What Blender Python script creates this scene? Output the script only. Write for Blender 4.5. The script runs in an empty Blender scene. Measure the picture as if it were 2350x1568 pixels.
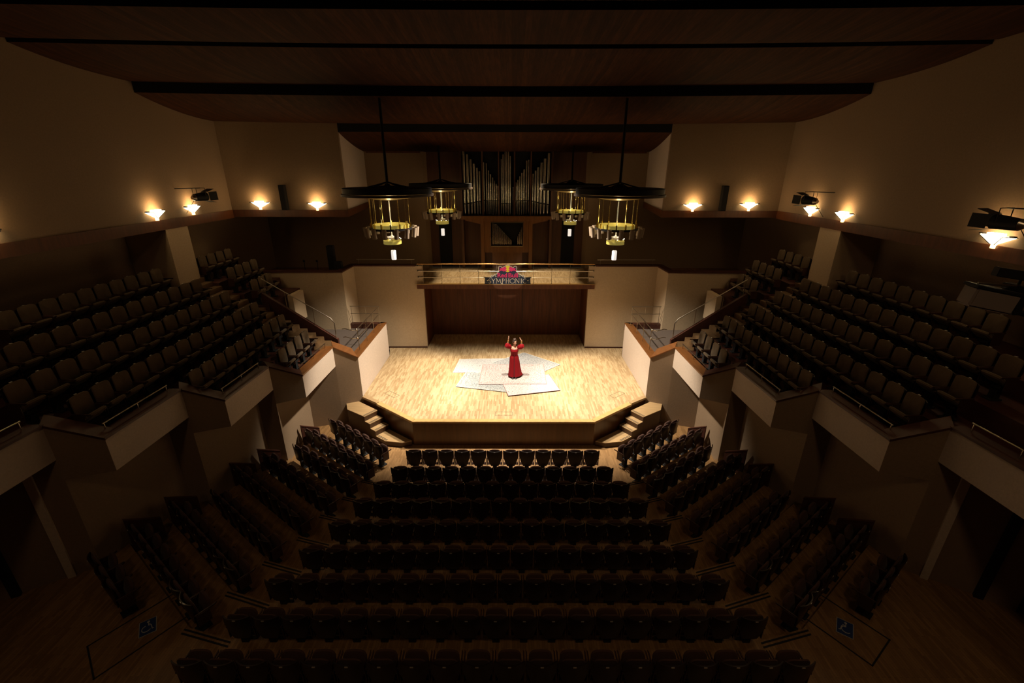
import bpy, bmesh, math, random
from mathutils import Vector, Matrix
R = math.radians
random.seed(7)
scn = bpy.context.scene
col = scn.collection

# ------------------------------------------------------------------ camera, light, exposure
CX, CZ = 0.2926, 9.53
cam_d = bpy.data.cameras.new('camera'); cam = bpy.data.objects.new('camera', cam_d); col.objects.link(cam)
cam_d.sensor_width = 36.0; cam_d.lens = 1030.0 / 2350.0 * 36.0; cam_d.clip_end = 200; cam_d.clip_start = 0.05
_pi, _ya, _ro = R(21.0514), R(0.0292), R(0.1129)
_f = Vector((math.sin(_ya) * math.cos(_pi), math.cos(_ya) * math.cos(_pi), -math.sin(_pi)))
_r = Vector((math.cos(_ya), -math.sin(_ya), 0)); _u = _r.cross(_f)
_r2 = math.cos(_ro) * _r + math.sin(_ro) * _u; _u2 = -math.sin(_ro) * _r + math.cos(_ro) * _u
cam.matrix_world = Matrix(((_r2.x, _u2.x, -_f.x, CX), (_r2.y, _u2.y, -_f.y, 0), (_r2.z, _u2.z, -_f.z, CZ), (0, 0, 0, 1)))
scn.camera = cam
scn.view_settings.view_transform = 'Standard'; scn.view_settings.look = 'None'
scn.view_settings.gamma = 1.0; scn.view_settings.use_curve_mapping = False
scn.view_settings.exposure = 0.0

w = bpy.data.worlds.new('world'); scn.world = w; w.use_nodes = True
w.node_tree.nodes['Background'].inputs[0].default_value = (1.0, 0.72, 0.42, 1)
w.node_tree.nodes['Background'].inputs[1].default_value = 0.01

def lamp(kind, loc, power, color, size=0.2, target=None, angle=None, blend=0.5, name='lamp_light'):
    d = bpy.data.lights.new(name, kind); d.energy = power; d.color = color
    if kind in ('POINT', 'SPOT'): d.shadow_soft_size = size
    if kind == 'AREA': d.size = size
    if kind == 'SPOT': d.spot_size = R(angle); d.spot_blend = blend
    o = bpy.data.objects.new(name, d); o.location = loc; col.objects.link(o)
    if target is not None:
        o.rotation_euler = (Vector(target) - Vector(loc)).to_track_quat('-Z', 'Y').to_euler()
    return o

WARM = (1.0, 0.80, 0.55)
STAGE = (1.0, 0.88, 0.71)
# the stage floods hang from the ceiling over the platform and aim straight down
for (x, y, p, tx, ty, tz, ang) in ((-0.7, 15.9, 6200, -1.3, 16.5, 1.0, 54), (0.9, 15.9, 7400, 1.5, 16.5, 1.0, 54),
                                   (-0.9, 16.4, 9500, 5.2, 17.0, 1.6, 48), (0.9, 16.4, 9500, -5.2, 17.0, 1.6, 48)):
    lamp('SPOT', (x, y, 11.4), p, STAGE, 0.25, (tx, ty, tz), ang, 0.6, 'stage_flood_light')
# added fill spots, unseen, over the rear stalls to brighten camera-facing walls
for (x, y, p) in ((-5.5, 1.0, 140), (5.5, 1.0, 205), (-8.5, 6.5, 45), (8.5, 6.5, 85)):
    lamp('SPOT', (x, y, 12.2), p, (1.0, 0.66, 0.36), 0.5, (x * 1.05, y + 5.0, 1.0), 118, 0.6, 'rear_fill_light')
# added narrow fill spot, no fixture known, that brightens the event sign
lamp('SPOT', (0.6, 1.5, 12.2), 6500, (1.0, 0.95, 0.88), 0.05, (0.09, 21.1, 4.92), 5.0, 0.15, 'sign_fill_light')
# two downlights over the choir gallery, between the rear chandeliers
for x in (-0.9, 0.9):
    lamp('SPOT', (x, 22.6, 10.2), 1800, (1.0, 0.80, 0.52), 0.10, (x * 2.7, 22.3, 4.4), 50, 0.7, 'gallery_downlight')

# ------------------------------------------------------------------ materials
def mat(name, base=(0.5, 0.5, 0.5), rough=0.6, metal=0.0, emit=None, estr=0.0, alpha=None, trans=0.0, spec=0.5, coat=0.0):
    m = bpy.data.materials.new(name); m.use_nodes = True
    b = m.node_tree.nodes['Principled BSDF']
    b.inputs['Base Color'].default_value = (*base, 1); b.inputs['Roughness'].default_value = rough
    b.inputs['Metallic'].default_value = metal; b.inputs['Specular IOR Level'].default_value = spec
    b.inputs['Coat Weight'].default_value = coat
    if trans: b.inputs['Transmission Weight'].default_value = trans
    if emit:
        b.inputs['Emission Color'].default_value = (*emit, 1); b.inputs['Emission Strength'].default_value = estr
    return m
def nd(m, t, **k):
    n = m.node_tree.nodes.new(t)
    for a, v in k.items(): setattr(n, a, v)
    return n
def lk(m, a, b): m.node_tree.links.new(a, b)
def coords(m, scale=(1, 1, 1), rot=(0, 0, 0), kind='Object'):
    tc = nd(m, 'ShaderNodeTexCoord'); mp = nd(m, 'ShaderNodeMapping')
    mp.inputs['Scale'].default_value = scale; mp.inputs['Rotation'].default_value = rot
    lk(m, tc.outputs[kind], mp.inputs['Vector']); return mp.outputs['Vector']
def ramp(m, fac, stops):
    r = nd(m, 'ShaderNodeValToRGB'); e = r.color_ramp.elements
    while len(e) < len(stops): e.new(0.5)
    for i, (p, c) in enumerate(stops): e[i].position = p; e[i].color = (*c, 1)
    lk(m, fac, r.inputs['Fac']); return r.outputs['Color']
def noise(m, vec, scale, detail=4, rough=0.6):
    n = nd(m, 'ShaderNodeTexNoise'); n.inputs['Scale'].default_value = scale
    n.inputs['Detail'].default_value = detail; n.inputs['Roughness'].default_value = rough
    lk(m, vec, n.inputs['Vector']); return n.outputs['Fac']
def mixc(m, fac, a, b, mode='MIX'):
    x = nd(m, 'ShaderNodeMix', data_type='RGBA', blend_type=mode)
    if isinstance(fac, (int, float)): x.inputs[0].default_value = fac
    else: lk(m, fac, x.inputs[0])
    for s, v in ((6, a), (7, b)):
        if isinstance(v, tuple): x.inputs[s].default_value = (*v, 1)
        else: lk(m, v, x.inputs[s])
    return x.outputs[2]
def bsdf(m): return m.node_tree.nodes['Principled BSDF']

def plaster(name, c, var=0.12, bump=0.15):
    m = mat(name, c, 0.85, spec=0.2)
    v = coords(m); f = noise(m, v, 22, 3, 0.7); g = noise(m, v, 0.8, 2)
    lo = tuple(x * (1 - var) for x in c); hi = tuple(min(1, x * (1 + var)) for x in c)
    a = ramp(m, f, [(0.35, lo), (0.65, hi)])
    a = mixc(m, g, a, tuple(x * 0.93 for x in c)); lk(m, a, bsdf(m).inputs['Base Color'])
    b = nd(m, 'ShaderNodeBump'); b.inputs['Strength'].default_value = bump; b.inputs['Distance'].default_value = 0.01
    lk(m, noise(m, v, 60, 2), b.inputs['Height']); lk(m, b.outputs[0], bsdf(m).inputs['Normal'])
    return m
def wood(name, c, dark=0.45, scale=(14, 1.2, 14), rough=0.45, planks=0.0, axis='Y', rot=(0, 0, 0)):
    m = mat(name, c, rough)
    v = coords(m, scale, rot); f = noise(m, v, 1.0, 6, 0.65)
    a = ramp(m, f, [(0.3, tuple(x * dark for x in c)), (0.7, c)])
    if planks:
        vv = coords(m, (1, 1, 1), rot); sx = nd(m, 'ShaderNodeSeparateXYZ'); lk(m, vv, sx.inputs[0])
        mm = nd(m, 'ShaderNodeMath', operation='DIVIDE'); lk(m, sx.outputs[0], mm.inputs[0]); mm.inputs[1].default_value = planks
        fl = nd(m, 'ShaderNodeMath', operation='FLOOR'); lk(m, mm.outputs[0], fl.inputs[0])
        wn = nd(m, 'ShaderNodeTexWhiteNoise', noise_dimensions='1D'); lk(m, fl.outputs[0], wn.inputs['W'])
        a = mixc(m, wn.outputs['Value'], a, mixc(m, 1.0, a, (0.55, 0.5, 0.45), 'MULTIPLY'))
        fr = nd(m, 'ShaderNodeMath', operation='FRACT'); lk(m, mm.outputs[0], fr.inputs[0])
        lt = nd(m, 'ShaderNodeMath', operation='LESS_THAN'); lk(m, fr.outputs[0], lt.inputs[0]); lt.inputs[1].default_value = 0.05
        a = mixc(m, lt.outputs[0], a, tuple(x * 0.25 for x in c))
    lk(m, a, bsdf(m).inputs['Base Color']); return m
def parquet(name, c1, c2, rough=0.35):
    m = mat(name, c1, rough)
    v = coords(m, (1, 1, 1), (0, 0, R(90)))
    b = nd(m, 'ShaderNodeTexBrick'); b.offset = 0.37; b.offset_frequency = 2; b.squash = 1.0
    b.inputs['Color1'].default_value = (*c1, 1); b.inputs['Color2'].default_value = (*c2, 1)
    b.inputs['Mortar'].default_value = (*[x * 0.45 for x in c2], 1)
    b.inputs['Scale'].default_value = 1.0; b.inputs['Mortar Size'].default_value = 0.0016
    b.inputs['Mortar Smooth'].default_value = 0.3; b.inputs['Bias'].default_value = -0.15
    b.inputs['Brick Width'].default_value = 0.38; b.inputs['Row Height'].default_value = 0.052
    lk(m, v, b.inputs['Vector'])
    g = noise(m, coords(m, (30, 2.2, 30)), 1.0, 5)
    a = mixc(m, g, b.outputs['Color'], mixc(m, 1.0, b.outputs['Color'], (0.70, 0.62, 0.50), 'MULTIPLY'))
    lk(m, a, bsdf(m).inputs['Base Color'])
    return m
def fabric(name, c, scale=160):
    m = mat(name, c, 0.95, spec=0.15)
    v = coords(m); f = noise(m, v, scale, 2)
    a = ramp(m, f, [(0.3, tuple(x * 0.75 for x in c)), (0.7, tuple(min(1, x * 1.2) for x in c))])
    lk(m, a, bsdf(m).inputs['Base Color'])
    bsdf(m).inputs['Sheen Weight'].default_value = 0.08
    return m

M = {}
M['plaster'] = plaster('shaded_beige_plaster', (0.27, 0.185, 0.115))  # shaded copy of the one wall plaster, dimness put into its colour
M['plaster_lit_warm'] = plaster('lit_warm_plaster', (0.50, 0.375, 0.24))  # same plaster, lightened and warmed in colour where stage light strikes
M['plaster_lit_pale'] = plaster('lit_pale_plaster', (0.60, 0.49, 0.40))  # same plaster, lightest copy, stage light put into its colour
M['band'] = wood('reddish_band_wood', (0.14, 0.044, 0.014), 0.5, (9, 9, 0.8), 0.35)
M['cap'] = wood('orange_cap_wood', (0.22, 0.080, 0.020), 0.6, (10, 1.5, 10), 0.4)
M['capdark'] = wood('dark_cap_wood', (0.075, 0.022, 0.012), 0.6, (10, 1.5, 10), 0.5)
M['ceil'] = wood('ceiling_planks', (0.075, 0.024, 0.006), 0.35, (14, 0.7, 14), 0.7, planks=0.14)
M['gap'] = mat('dark_void', (0.004, 0.003, 0.003), 0.9)
M['parquet'] = parquet('stage_parquet', (0.57, 0.435, 0.265), (0.34, 0.225, 0.11), 0.45)
M['parquet_floor'] = parquet('hall_parquet', (0.36, 0.21, 0.09), (0.23, 0.125, 0.048), 0.45)
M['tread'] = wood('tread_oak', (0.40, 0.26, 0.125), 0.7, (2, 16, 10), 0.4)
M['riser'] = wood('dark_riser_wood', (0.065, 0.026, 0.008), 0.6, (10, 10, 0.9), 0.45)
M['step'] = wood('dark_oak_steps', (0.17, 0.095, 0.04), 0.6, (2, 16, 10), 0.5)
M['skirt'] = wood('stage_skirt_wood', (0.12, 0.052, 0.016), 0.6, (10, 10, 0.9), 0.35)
M['edge'] = wood('stage_edge_oak', (0.52, 0.33, 0.13), 0.75, (8, 8, 8), 0.35)
M['panel'] = wood('back_panel_wood', (0.115, 0.036, 0.009), 0.55, (12, 12, 0.7), 0.5); bsdf(M['panel']).inputs['Specular IOR Level'].default_value = 0.2
M['organwood'] = wood('organ_case_wood', (0.26, 0.11, 0.035), 0.6, (10, 10, 0.8), 0.4)
M['organdark'] = wood('organ_wall_wood', (0.12, 0.05, 0.022), 0.6, (10, 10, 0.8), 0.5)
M['black'] = mat('black_metal', (0.008, 0.007, 0.007), 0.6, spec=0.25)
M['blackmatte'] = mat('black_matte', (0.01, 0.009, 0.009), 0.8)
M['brass'] = mat('brass', (0.72, 0.52, 0.16), 0.22, 1.0)
M['brasslit'] = mat('glowing_brass_band', (0.62, 0.52, 0.12), 0.35, 0.4, emit=(1.0, 0.80, 0.18), estr=0.16)
M['chrome'] = mat('steel_rail', (0.50, 0.44, 0.35), 0.3, 1.0)
M['railwood'] = mat('bronze_top_rail', (0.75, 0.42, 0.16), 0.25, 0.8)
M['pipe'] = mat('tin_pipe', (0.62, 0.58, 0.50), 0.22, 1.0)
M['carpet'] = fabric('grey_carpet', (0.11, 0.082, 0.066), 90)
M['shell'] = mat('dark_varnished_shell', (0.016, 0.007, 0.005), 0.35, spec=0.4, coat=0.15)
M['brownfab'] = fabric('brown_seat_fabric', (0.075, 0.038, 0.028))
M['beigefab'] = fabric('beige_seat_fabric', (0.115, 0.078, 0.045))
M['arm'] = mat('dark_wood_arm', (0.045, 0.017, 0.010), 0.35)
M['plate'] = mat('seat_number_plate', (0.8, 0.75, 0.68), 0.3, 0.6)
M['glow'] = mat('sconce_lit_glass', (1, 0.9, 0.7), 0.4, emit=(1.0, 0.80, 0.45), estr=9)
M['stemglow'] = mat('sconce_lit_stem', (1, 0.8, 0.5), 0.4, emit=(1.0, 0.62, 0.25), estr=3.5)
M['pend'] = mat('pendant_opal_glass', (1, 1, 1), 0.4, emit=(1.0, 0.93, 0.84), estr=0.75)
M['bulb'] = mat('lit_bulb', (1, 1, 1), 0.4, emit=(1.0, 0.88, 0.62), estr=5)
M['bowl'] = mat('canopy_gilt_underside', (0.55, 0.40, 0.16), 0.35, 0.7)
M['frosted'] = mat('smoked_glass_cylinder', (0.34, 0.26, 0.19), 0.35, 0.0, trans=0.15)
M['crystal'] = mat('bright_glass', (0.95, 0.93, 0.9), 0.08, 0.0, trans=0.6)

bsdf(M['ceil']).inputs['Specular IOR Level'].default_value = 0.12

# ------------------------------------------------------------------ mesh builder
class MB:
    def __init__(s): s.v = []; s.f = []; s.sm = False
    def add(s, vs, fs):
        o = len(s.v); s.v += [tuple(v) for v in vs]; s.f += [tuple(i + o for i in f) for f in fs]; return s
    def box(s, x0, x1, y0, y1, z0, z1, mtx=None):
        vs = [Vector((x, y, z)) for z in (z0, z1) for x, y in ((x0, y0), (x1, y0), (x1, y1), (x0, y1))]
        if mtx is not None: vs = [mtx @ v for v in vs]
        return s.add(vs, [(3, 2, 1, 0), (4, 5, 6, 7), (0, 1, 5, 4), (1, 2, 6, 5), (2, 3, 7, 6), (3, 0, 4, 7)])
    def prism(s, poly, z0, z1):
        n = len(poly); a = sum(poly[i][0] * poly[(i + 1) % n][1] - poly[(i + 1) % n][0] * poly[i][1] for i in range(n))
        if a < 0: poly = poly[::-1]
        zf0 = z0 if callable(z0) else (lambda x, y: z0); zf1 = z1 if callable(z1) else (lambda x, y: z1)
        vs = [(x, y, zf0(x, y)) for x, y in poly] + [(x, y, zf1(x, y)) for x, y in poly]
        return s.add(vs, [tuple(range(n))[::-1], tuple(range(n, 2 * n))] + [(i, (i + 1) % n, n + (i + 1) % n, n + i) for i in range(n)])
    def wall(s, path, z0, z1, th):      # a panel of thickness th, to the left of the path direction
        for (a, b) in zip(path[:-1], path[1:]):
            d = Vector((b[0] - a[0], b[1] - a[1])).normalized(); n = Vector((-d.y, d.x)) * th
            s.prism([a, b, (b[0] + n.x, b[1] + n.y), (a[0] + n.x, a[1] + n.y)], z0, z1)
        return s
    def tube(s, pts, r, n=10, caps=True):
        pts = [Vector(p) for p in pts]; rs = r if isinstance(r, (list, tuple)) else [r] * len(pts)
        o = len(s.v); up = None
        for i, p in enumerate(pts):
            d = (pts[min(i + 1, len(pts) - 1)] - pts[max(i - 1, 0)]).normalized()
            ref = Vector((0, 0, 1)) if abs(d.z) < 0.95 else Vector((1, 0, 0))
            a = d.cross(ref).normalized() if up is None else (up - d * up.dot(d)).normalized()
            up = a; b = d.cross(a)
            for k in range(n):
                t = 2 * math.pi * k / n; s.v.append(tuple(p + (a * math.cos(t) + b * math.sin(t)) * rs[i]))
        for i in range(len(pts) - 1):
            for k in range(n):
                s.f.append((o + i * n + k, o + i * n + (k + 1) % n, o + (i + 1) * n + (k + 1) % n, o + (i + 1) * n + k))
        if caps:
            s.f.append(tuple(o + k for k in range(n))[::-1]); s.f.append(tuple(o + (len(pts) - 1) * n + k for k in range(n)))
        return s
    def lathe(s, prof, n=32, c=(0, 0), caps=True):
        o = len(s.v)
        for (r, z) in prof:
            for k in range(n):
                t = 2 * math.pi * k / n; s.v.append((c[0] + r * math.cos(t), c[1] + r * math.sin(t), z))
        for i in range(len(prof) - 1):
            for k in range(n):
                s.f.append((o + i * n + k, o + i * n + (k + 1) % n, o + (i + 1) * n + (k + 1) % n, o + (i + 1) * n + k))
        if caps:
            s.f.append(tuple(o + k for k in range(n))[::-1]); s.f.append(tuple(o + (len(prof) - 1) * n + k for k in range(n)))
        return s
    def ball(s, c, r, n=12, m=8, sc=(1, 1, 1)):
        pr = []
        o = len(s.v); s.v.append((c[0], c[1], c[2] - r * sc[2]))
        for i in range(1, m):
            p = -math.pi / 2 + math.pi * i / m
            for k in range(n):
                t = 2 * math.pi * k / n
                s.v.append((c[0] + r * sc[0] * math.cos(p) * math.cos(t), c[1] + r * sc[1] * math.cos(p) * math.sin(t), c[2] + r * sc[2] * math.sin(p)))
        s.v.append((c[0], c[1], c[2] + r * sc[2])); top = len(s.v) - 1
        for k in range(n):
            s.f.append((o, o + 1 + (k + 1) % n, o + 1 + k)); s.f.append((top, o + 1 + (m - 2) * n + k, o + 1 + (m - 2) * n + (k + 1) % n))
        for i in range(m - 2):
            for k in range(n):
                s.f.append((o + 1 + i * n + k, o + 1 + i * n + (k + 1) % n, o + 1 + (i + 1) * n + (k + 1) % n, o + 1 + (i + 1) * n + k))
        return s
    def grid(s, fn, nu, nv, th=0.0, closed=False):   # surface fn(u,v) -> point; th gives it a thickness along its normal
        P = [[Vector(fn(u / nu, v / nv)) for v in range(nv + 1)] for u in range(nu + 1)]
        N = [[None] * (nv + 1) for _ in range(nu + 1)]
        for i in range(nu + 1):
            for j in range(nv + 1):
                du = P[min(i + 1, nu)][j] - P[max(i - 1, 0)][j]; dv = P[i][min(j + 1, nv)] - P[i][max(j - 1, 0)]
                N[i][j] = du.cross(dv).normalized()
        o = len(s.v); w_ = nv + 1; tot = (nu + 1) * w_
        for i in range(nu + 1):
            for j in range(nv + 1): s.v.append(tuple(P[i][j] + N[i][j] * th / 2))
        ix = lambda i, j, k=0: o + i * w_ + j + k * tot
        for i in range(nu):
            for j in range(nv): s.f.append((ix(i, j), ix(i + 1, j), ix(i + 1, j + 1), ix(i, j + 1)))
        if th:
            for i in range(nu + 1):
                for j in range(nv + 1): s.v.append(tuple(P[i][j] - N[i][j] * th / 2))
            for i in range(nu):
                for j in range(nv): s.f.append((ix(i, j, 1), ix(i, j + 1, 1), ix(i + 1, j + 1, 1), ix(i + 1, j, 1)))
            for i in range(nu):
                s.f.append((ix(i, 0), ix(i, 0, 1), ix(i + 1, 0, 1), ix(i + 1, 0))); s.f.append((ix(i, nv), ix(i + 1, nv), ix(i + 1, nv, 1), ix(i, nv, 1)))
            for j in range(nv):
                s.f.append((ix(0, j), ix(0, j + 1), ix(0, j + 1, 1), ix(0, j, 1))); s.f.append((ix(nu, j), ix(nu, j, 1), ix(nu, j + 1, 1), ix(nu, j + 1)))
        return s
    def mesh(s, name, m, smooth=False, bevel=0.0, seg=2):
        me = bpy.data.meshes.new(name); me.from_pydata(s.v, [], s.f); me.update()
        bm = bmesh.new(); bm.from_mesh(me); bmesh.ops.recalc_face_normals(bm, faces=bm.faces)
        if bevel:
            bmesh.ops.bevel(bm, geom=[e for e in bm.edges if e.is_manifold and e.calc_face_angle(0) > 0.6], offset=bevel, segments=seg, affect='EDGES', clamp_overlap=True)
        bm.to_mesh(me); bm.free()
        for mm in (m if isinstance(m, (list, tuple)) else [m]): me.materials.append(mm)
        if smooth:
            for p in me.polygons: p.use_smooth = True
            me.set_sharp_from_angle(angle=R(35)) if hasattr(me, 'set_sharp_from_angle') else None
        return me
    def build(s, name, m, parent=None, smooth=False, bevel=0.0, seg=2, loc=None):
        o = bpy.data.objects.new(name, s.mesh(name, m, smooth, bevel, seg)); col.objects.link(o)
        if parent is not None: o.parent = parent
        if loc: o.location = loc
        return o

def tag(o, label, cat, group=None, kind=None):
    o['label'] = label; o['category'] = cat
    if group: o['group'] = group
    if kind: o['kind'] = kind
    return o
def empty(name, label, cat, loc=(0, 0, 0), rz=0.0, group=None):
    o = bpy.data.objects.new(name, None); col.objects.link(o); o.location = loc; o.rotation_euler = (0, 0, rz)
    o.empty_display_size = 0.2
    return tag(o, label, cat, group)
def struct(name, mb, m, **k):
    o = mb.build(name, m, **k); o['kind'] = 'structure'; return o
def copy_tree(root, loc, rz, label, group=None):
    c = root.copy(); col.objects.link(c); c.location = loc; c.rotation_euler = (0, 0, rz); c['label'] = label
    if group: c['group'] = group
    for ch in list(root.children):
        d = ch.copy(); col.objects.link(d); d.parent = c
        for g in list(ch.children):
            e = g.copy(); col.objects.link(e); e.parent = d
    return c
TR = [0]
def trim(mb, m, **k):
    TR[0] += 1; return struct('trim_%d' % TR[0], mb, m, **k)
SIDE = {-1: 'left', 1: 'right'}
def mx(pts, s): return [(s * p[0],) + tuple(p[1:]) for p in pts]
ORD = 'zeroth first second third fourth fifth sixth seventh eighth ninth tenth eleventh twelfth thirteenth fourteenth fifteenth sixteenth seventeenth eighteenth nineteenth twentieth'.split()

# ------------------------------------------------------------------ stalls floor, raked in steps
RISE = 0.153
LEV = [(4.46, 11.93, 3.85, 11.74), (4.70, 10.94, 4.14, 10.76), (4.99, 10.03, 4.2, 9.80), (5.15, 9.05, 4.38, 8.83),
       (5.53, 8.14, 4.64, 7.88), (5.81, 7.19, 4.86, 6.90), (6.05, 6.23, 5.12, 6.00)]
struct('floor', MB().box(-13, 13, -3, 21, -0.25, 0), M['parquet_floor'])
for k, (x2, y2, x1, y1) in enumerate(LEV):
    yo = y2 + 0.74 * (11.0 - x2)
    poly = [(-11, yo), (-x2, y2), (-x1, y1), (x1, y1), (x2, y2), (11, yo), (13, yo), (13, -3), (-13, -3), (-13, yo)]
    struct('floor', MB().prism(poly, RISE * k - 0.02 if k else -0.02, RISE * (k + 1)), M['parquet_floor'])
    for s in (-1, 1):       # double nosing strips across the aisle
        t = MB()
        for off in (0.05, 0.13):
            a = Vector((x1 - 0.05, y1 - off)); b = Vector((x2 + 0.08, y2 + 0.03 - off)); n = Vector((0, -0.035))
            t.prism(mx([a, b, b + n, a + n], s), RISE * (k + 1) - 0.004, RISE * (k + 1) + 0.006)
        trim(t, M['blackmatte'])

# ------------------------------------------------------------------ stage
ST = 1.02
stage = empty('stage', 'raised parquet concert platform with clipped front corners in middle of the hall', 'stage', (0, 14.07, 0))
def sp(mb, name, m, **k):
    mb.v = [(x, y - 14.07, z) for x, y, z in mb.v]; return mb.build(name, m, stage, **k)
sp(MB().prism([(-3.27, 14.20), (3.27, 14.20), (5.655, 16.08), (5.655, 20.17), (5.9, 21.18), (3.99, 21.2), (3.96, 23.19), (-3.96, 23.19), (-3.99, 21.2), (-5.9, 21.18), (-5.655, 20.17), (-5.655, 16.08)], 0.9, ST), 'deck', M['parquet'])
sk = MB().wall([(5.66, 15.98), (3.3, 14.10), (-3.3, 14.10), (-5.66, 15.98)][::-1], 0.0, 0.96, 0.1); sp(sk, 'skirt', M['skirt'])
e1 = MB(); e1.prism([(-3.3, 14.04), (3.3, 14.04), (3.22, 14.24), (-3.22, 14.24)], 0.955, ST + 0.006); sp(e1, 'front_edge', M['edge'], bevel=0.006)
for s in (-1, 1):
    sp(MB().prism(mx([(3.3, 14.04), (4.95, 15.35), (4.83, 15.52), (3.22, 14.24)], s), 0.94, ST + 0.012), 'corner_edge', M['edge'], bevel=0.006)
    sp(MB().prism(mx([(4.95, 15.42), (5.68, 15.93), (5.60, 16.08), (4.87, 15.56)], s), 0.94, ST + 0.004), 'corner_edge', M['tread'])
# floor boxes let into the deck
for (cx, cy, rz, lab) in ((-4.55, 16.15, -38, 'outlined floor hatch near left front corner of the platform'), (4.55, 16.15, 38, 'outlined floor hatch near right front corner of the platform'), (0.0, 14.62, 0, 'outlined floor hatch at front centre of the platform')):
    t = MB(); mt = Matrix.Translation((cx, cy, ST)) @ Matrix.Rotation(R(rz), 4, 'Z')
    for (x0, x1, y0, y1) in ((-0.32, 0.32, -0.13, -0.121), (-0.32, 0.32, 0.121, 0.13), (-0.32, -0.311, -0.13, 0.13), (0.311, 0.32, -0.13, 0.13)):
        t.box(x0, x1, y0, y1, 0.0, 0.004, mt)
    tag(t.build('floor_hatch', M['capdark']), lab, 'hatch')
# stairs at both corners
for s in (-1, 1):
    st = empty('stage_stairs', 'wooden steps climbing from the stalls to the %s front corner of the platform' % SIDE[s], 'stairs', (s * 4.8, 14.8, 0))
    d = Vector((-0.8, -0.6)); n = Vector((0.6, -0.8)); base = Vector((4.89, 15.21)) + n * 0.0
    def q(t, o): p = base + d * t + n * o; return (s * p.x - s * 4.8, p.y - 14.8)
    tops = [((-1.35, 0.0), 0.82), ((0.0, 0.30), 0.615), ((0.30, 0.60), 0.41)]
    st_body = MB(); st_body.prism([q(-1.35, 0.0), q(0.0, 0), q(0.0, 0.60), q(-0.98, 0.66), q(-1.5, 0.35)], 0, 0.80)
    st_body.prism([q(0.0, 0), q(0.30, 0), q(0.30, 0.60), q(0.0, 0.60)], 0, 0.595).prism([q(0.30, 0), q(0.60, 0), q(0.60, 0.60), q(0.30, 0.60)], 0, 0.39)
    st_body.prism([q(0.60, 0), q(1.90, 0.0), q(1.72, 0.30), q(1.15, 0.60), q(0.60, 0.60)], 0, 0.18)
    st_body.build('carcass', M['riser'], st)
    MB().prism([q(-1.35, 0.0), q(0.0, 0), q(0.0, 0.60), q(-0.98, 0.66), q(-1.5, 0.35)], 0.80, 0.825).build('tread', M['tread'], st)
    MB().prism([q(0.0, 0), q(0.30, 0), q(0.30, 0.60), q(0.0, 0.60)], 0.595, 0.62).build('tread', M['tread'], st)
    MB().prism([q(0.30, 0), q(0.60, 0), q(0.60, 0.60), q(0.30, 0.60)], 0.39, 0.415).build('tread', M['tread'], st)
    MB().prism([q(0.60, 0), q(1.90, 0.0), q(1.72, 0.30), q(1.15, 0.60), q(0.60, 0.60)], 0.18, 0.205).build('tread', M['tread'], st)
    for (t1, z) in ((0.0, 0.825), (0.30, 0.62), (0.60, 0.415)):
        g = MB()
        for o in (0.035, 0.085): g.prism([q(t1 - o, 0.02), q(t1 - o, 0.58), q(t1 - o - 0.02, 0.58), q(t1 - o - 0.02, 0.02)], z, z + 0.004)
        g.build('grip_strip', M['blackmatte'], st)
    g = MB()
    for o in (0.035, 0.085): g.prism([q(0.62, 0.6 - o), q(1.15, 0.6 - o), q(1.15, 0.58 - o), q(0.62, 0.58 - o)], 0.205, 0.209)
    g.build('grip_strip', M['blackmatte'], st)

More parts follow.
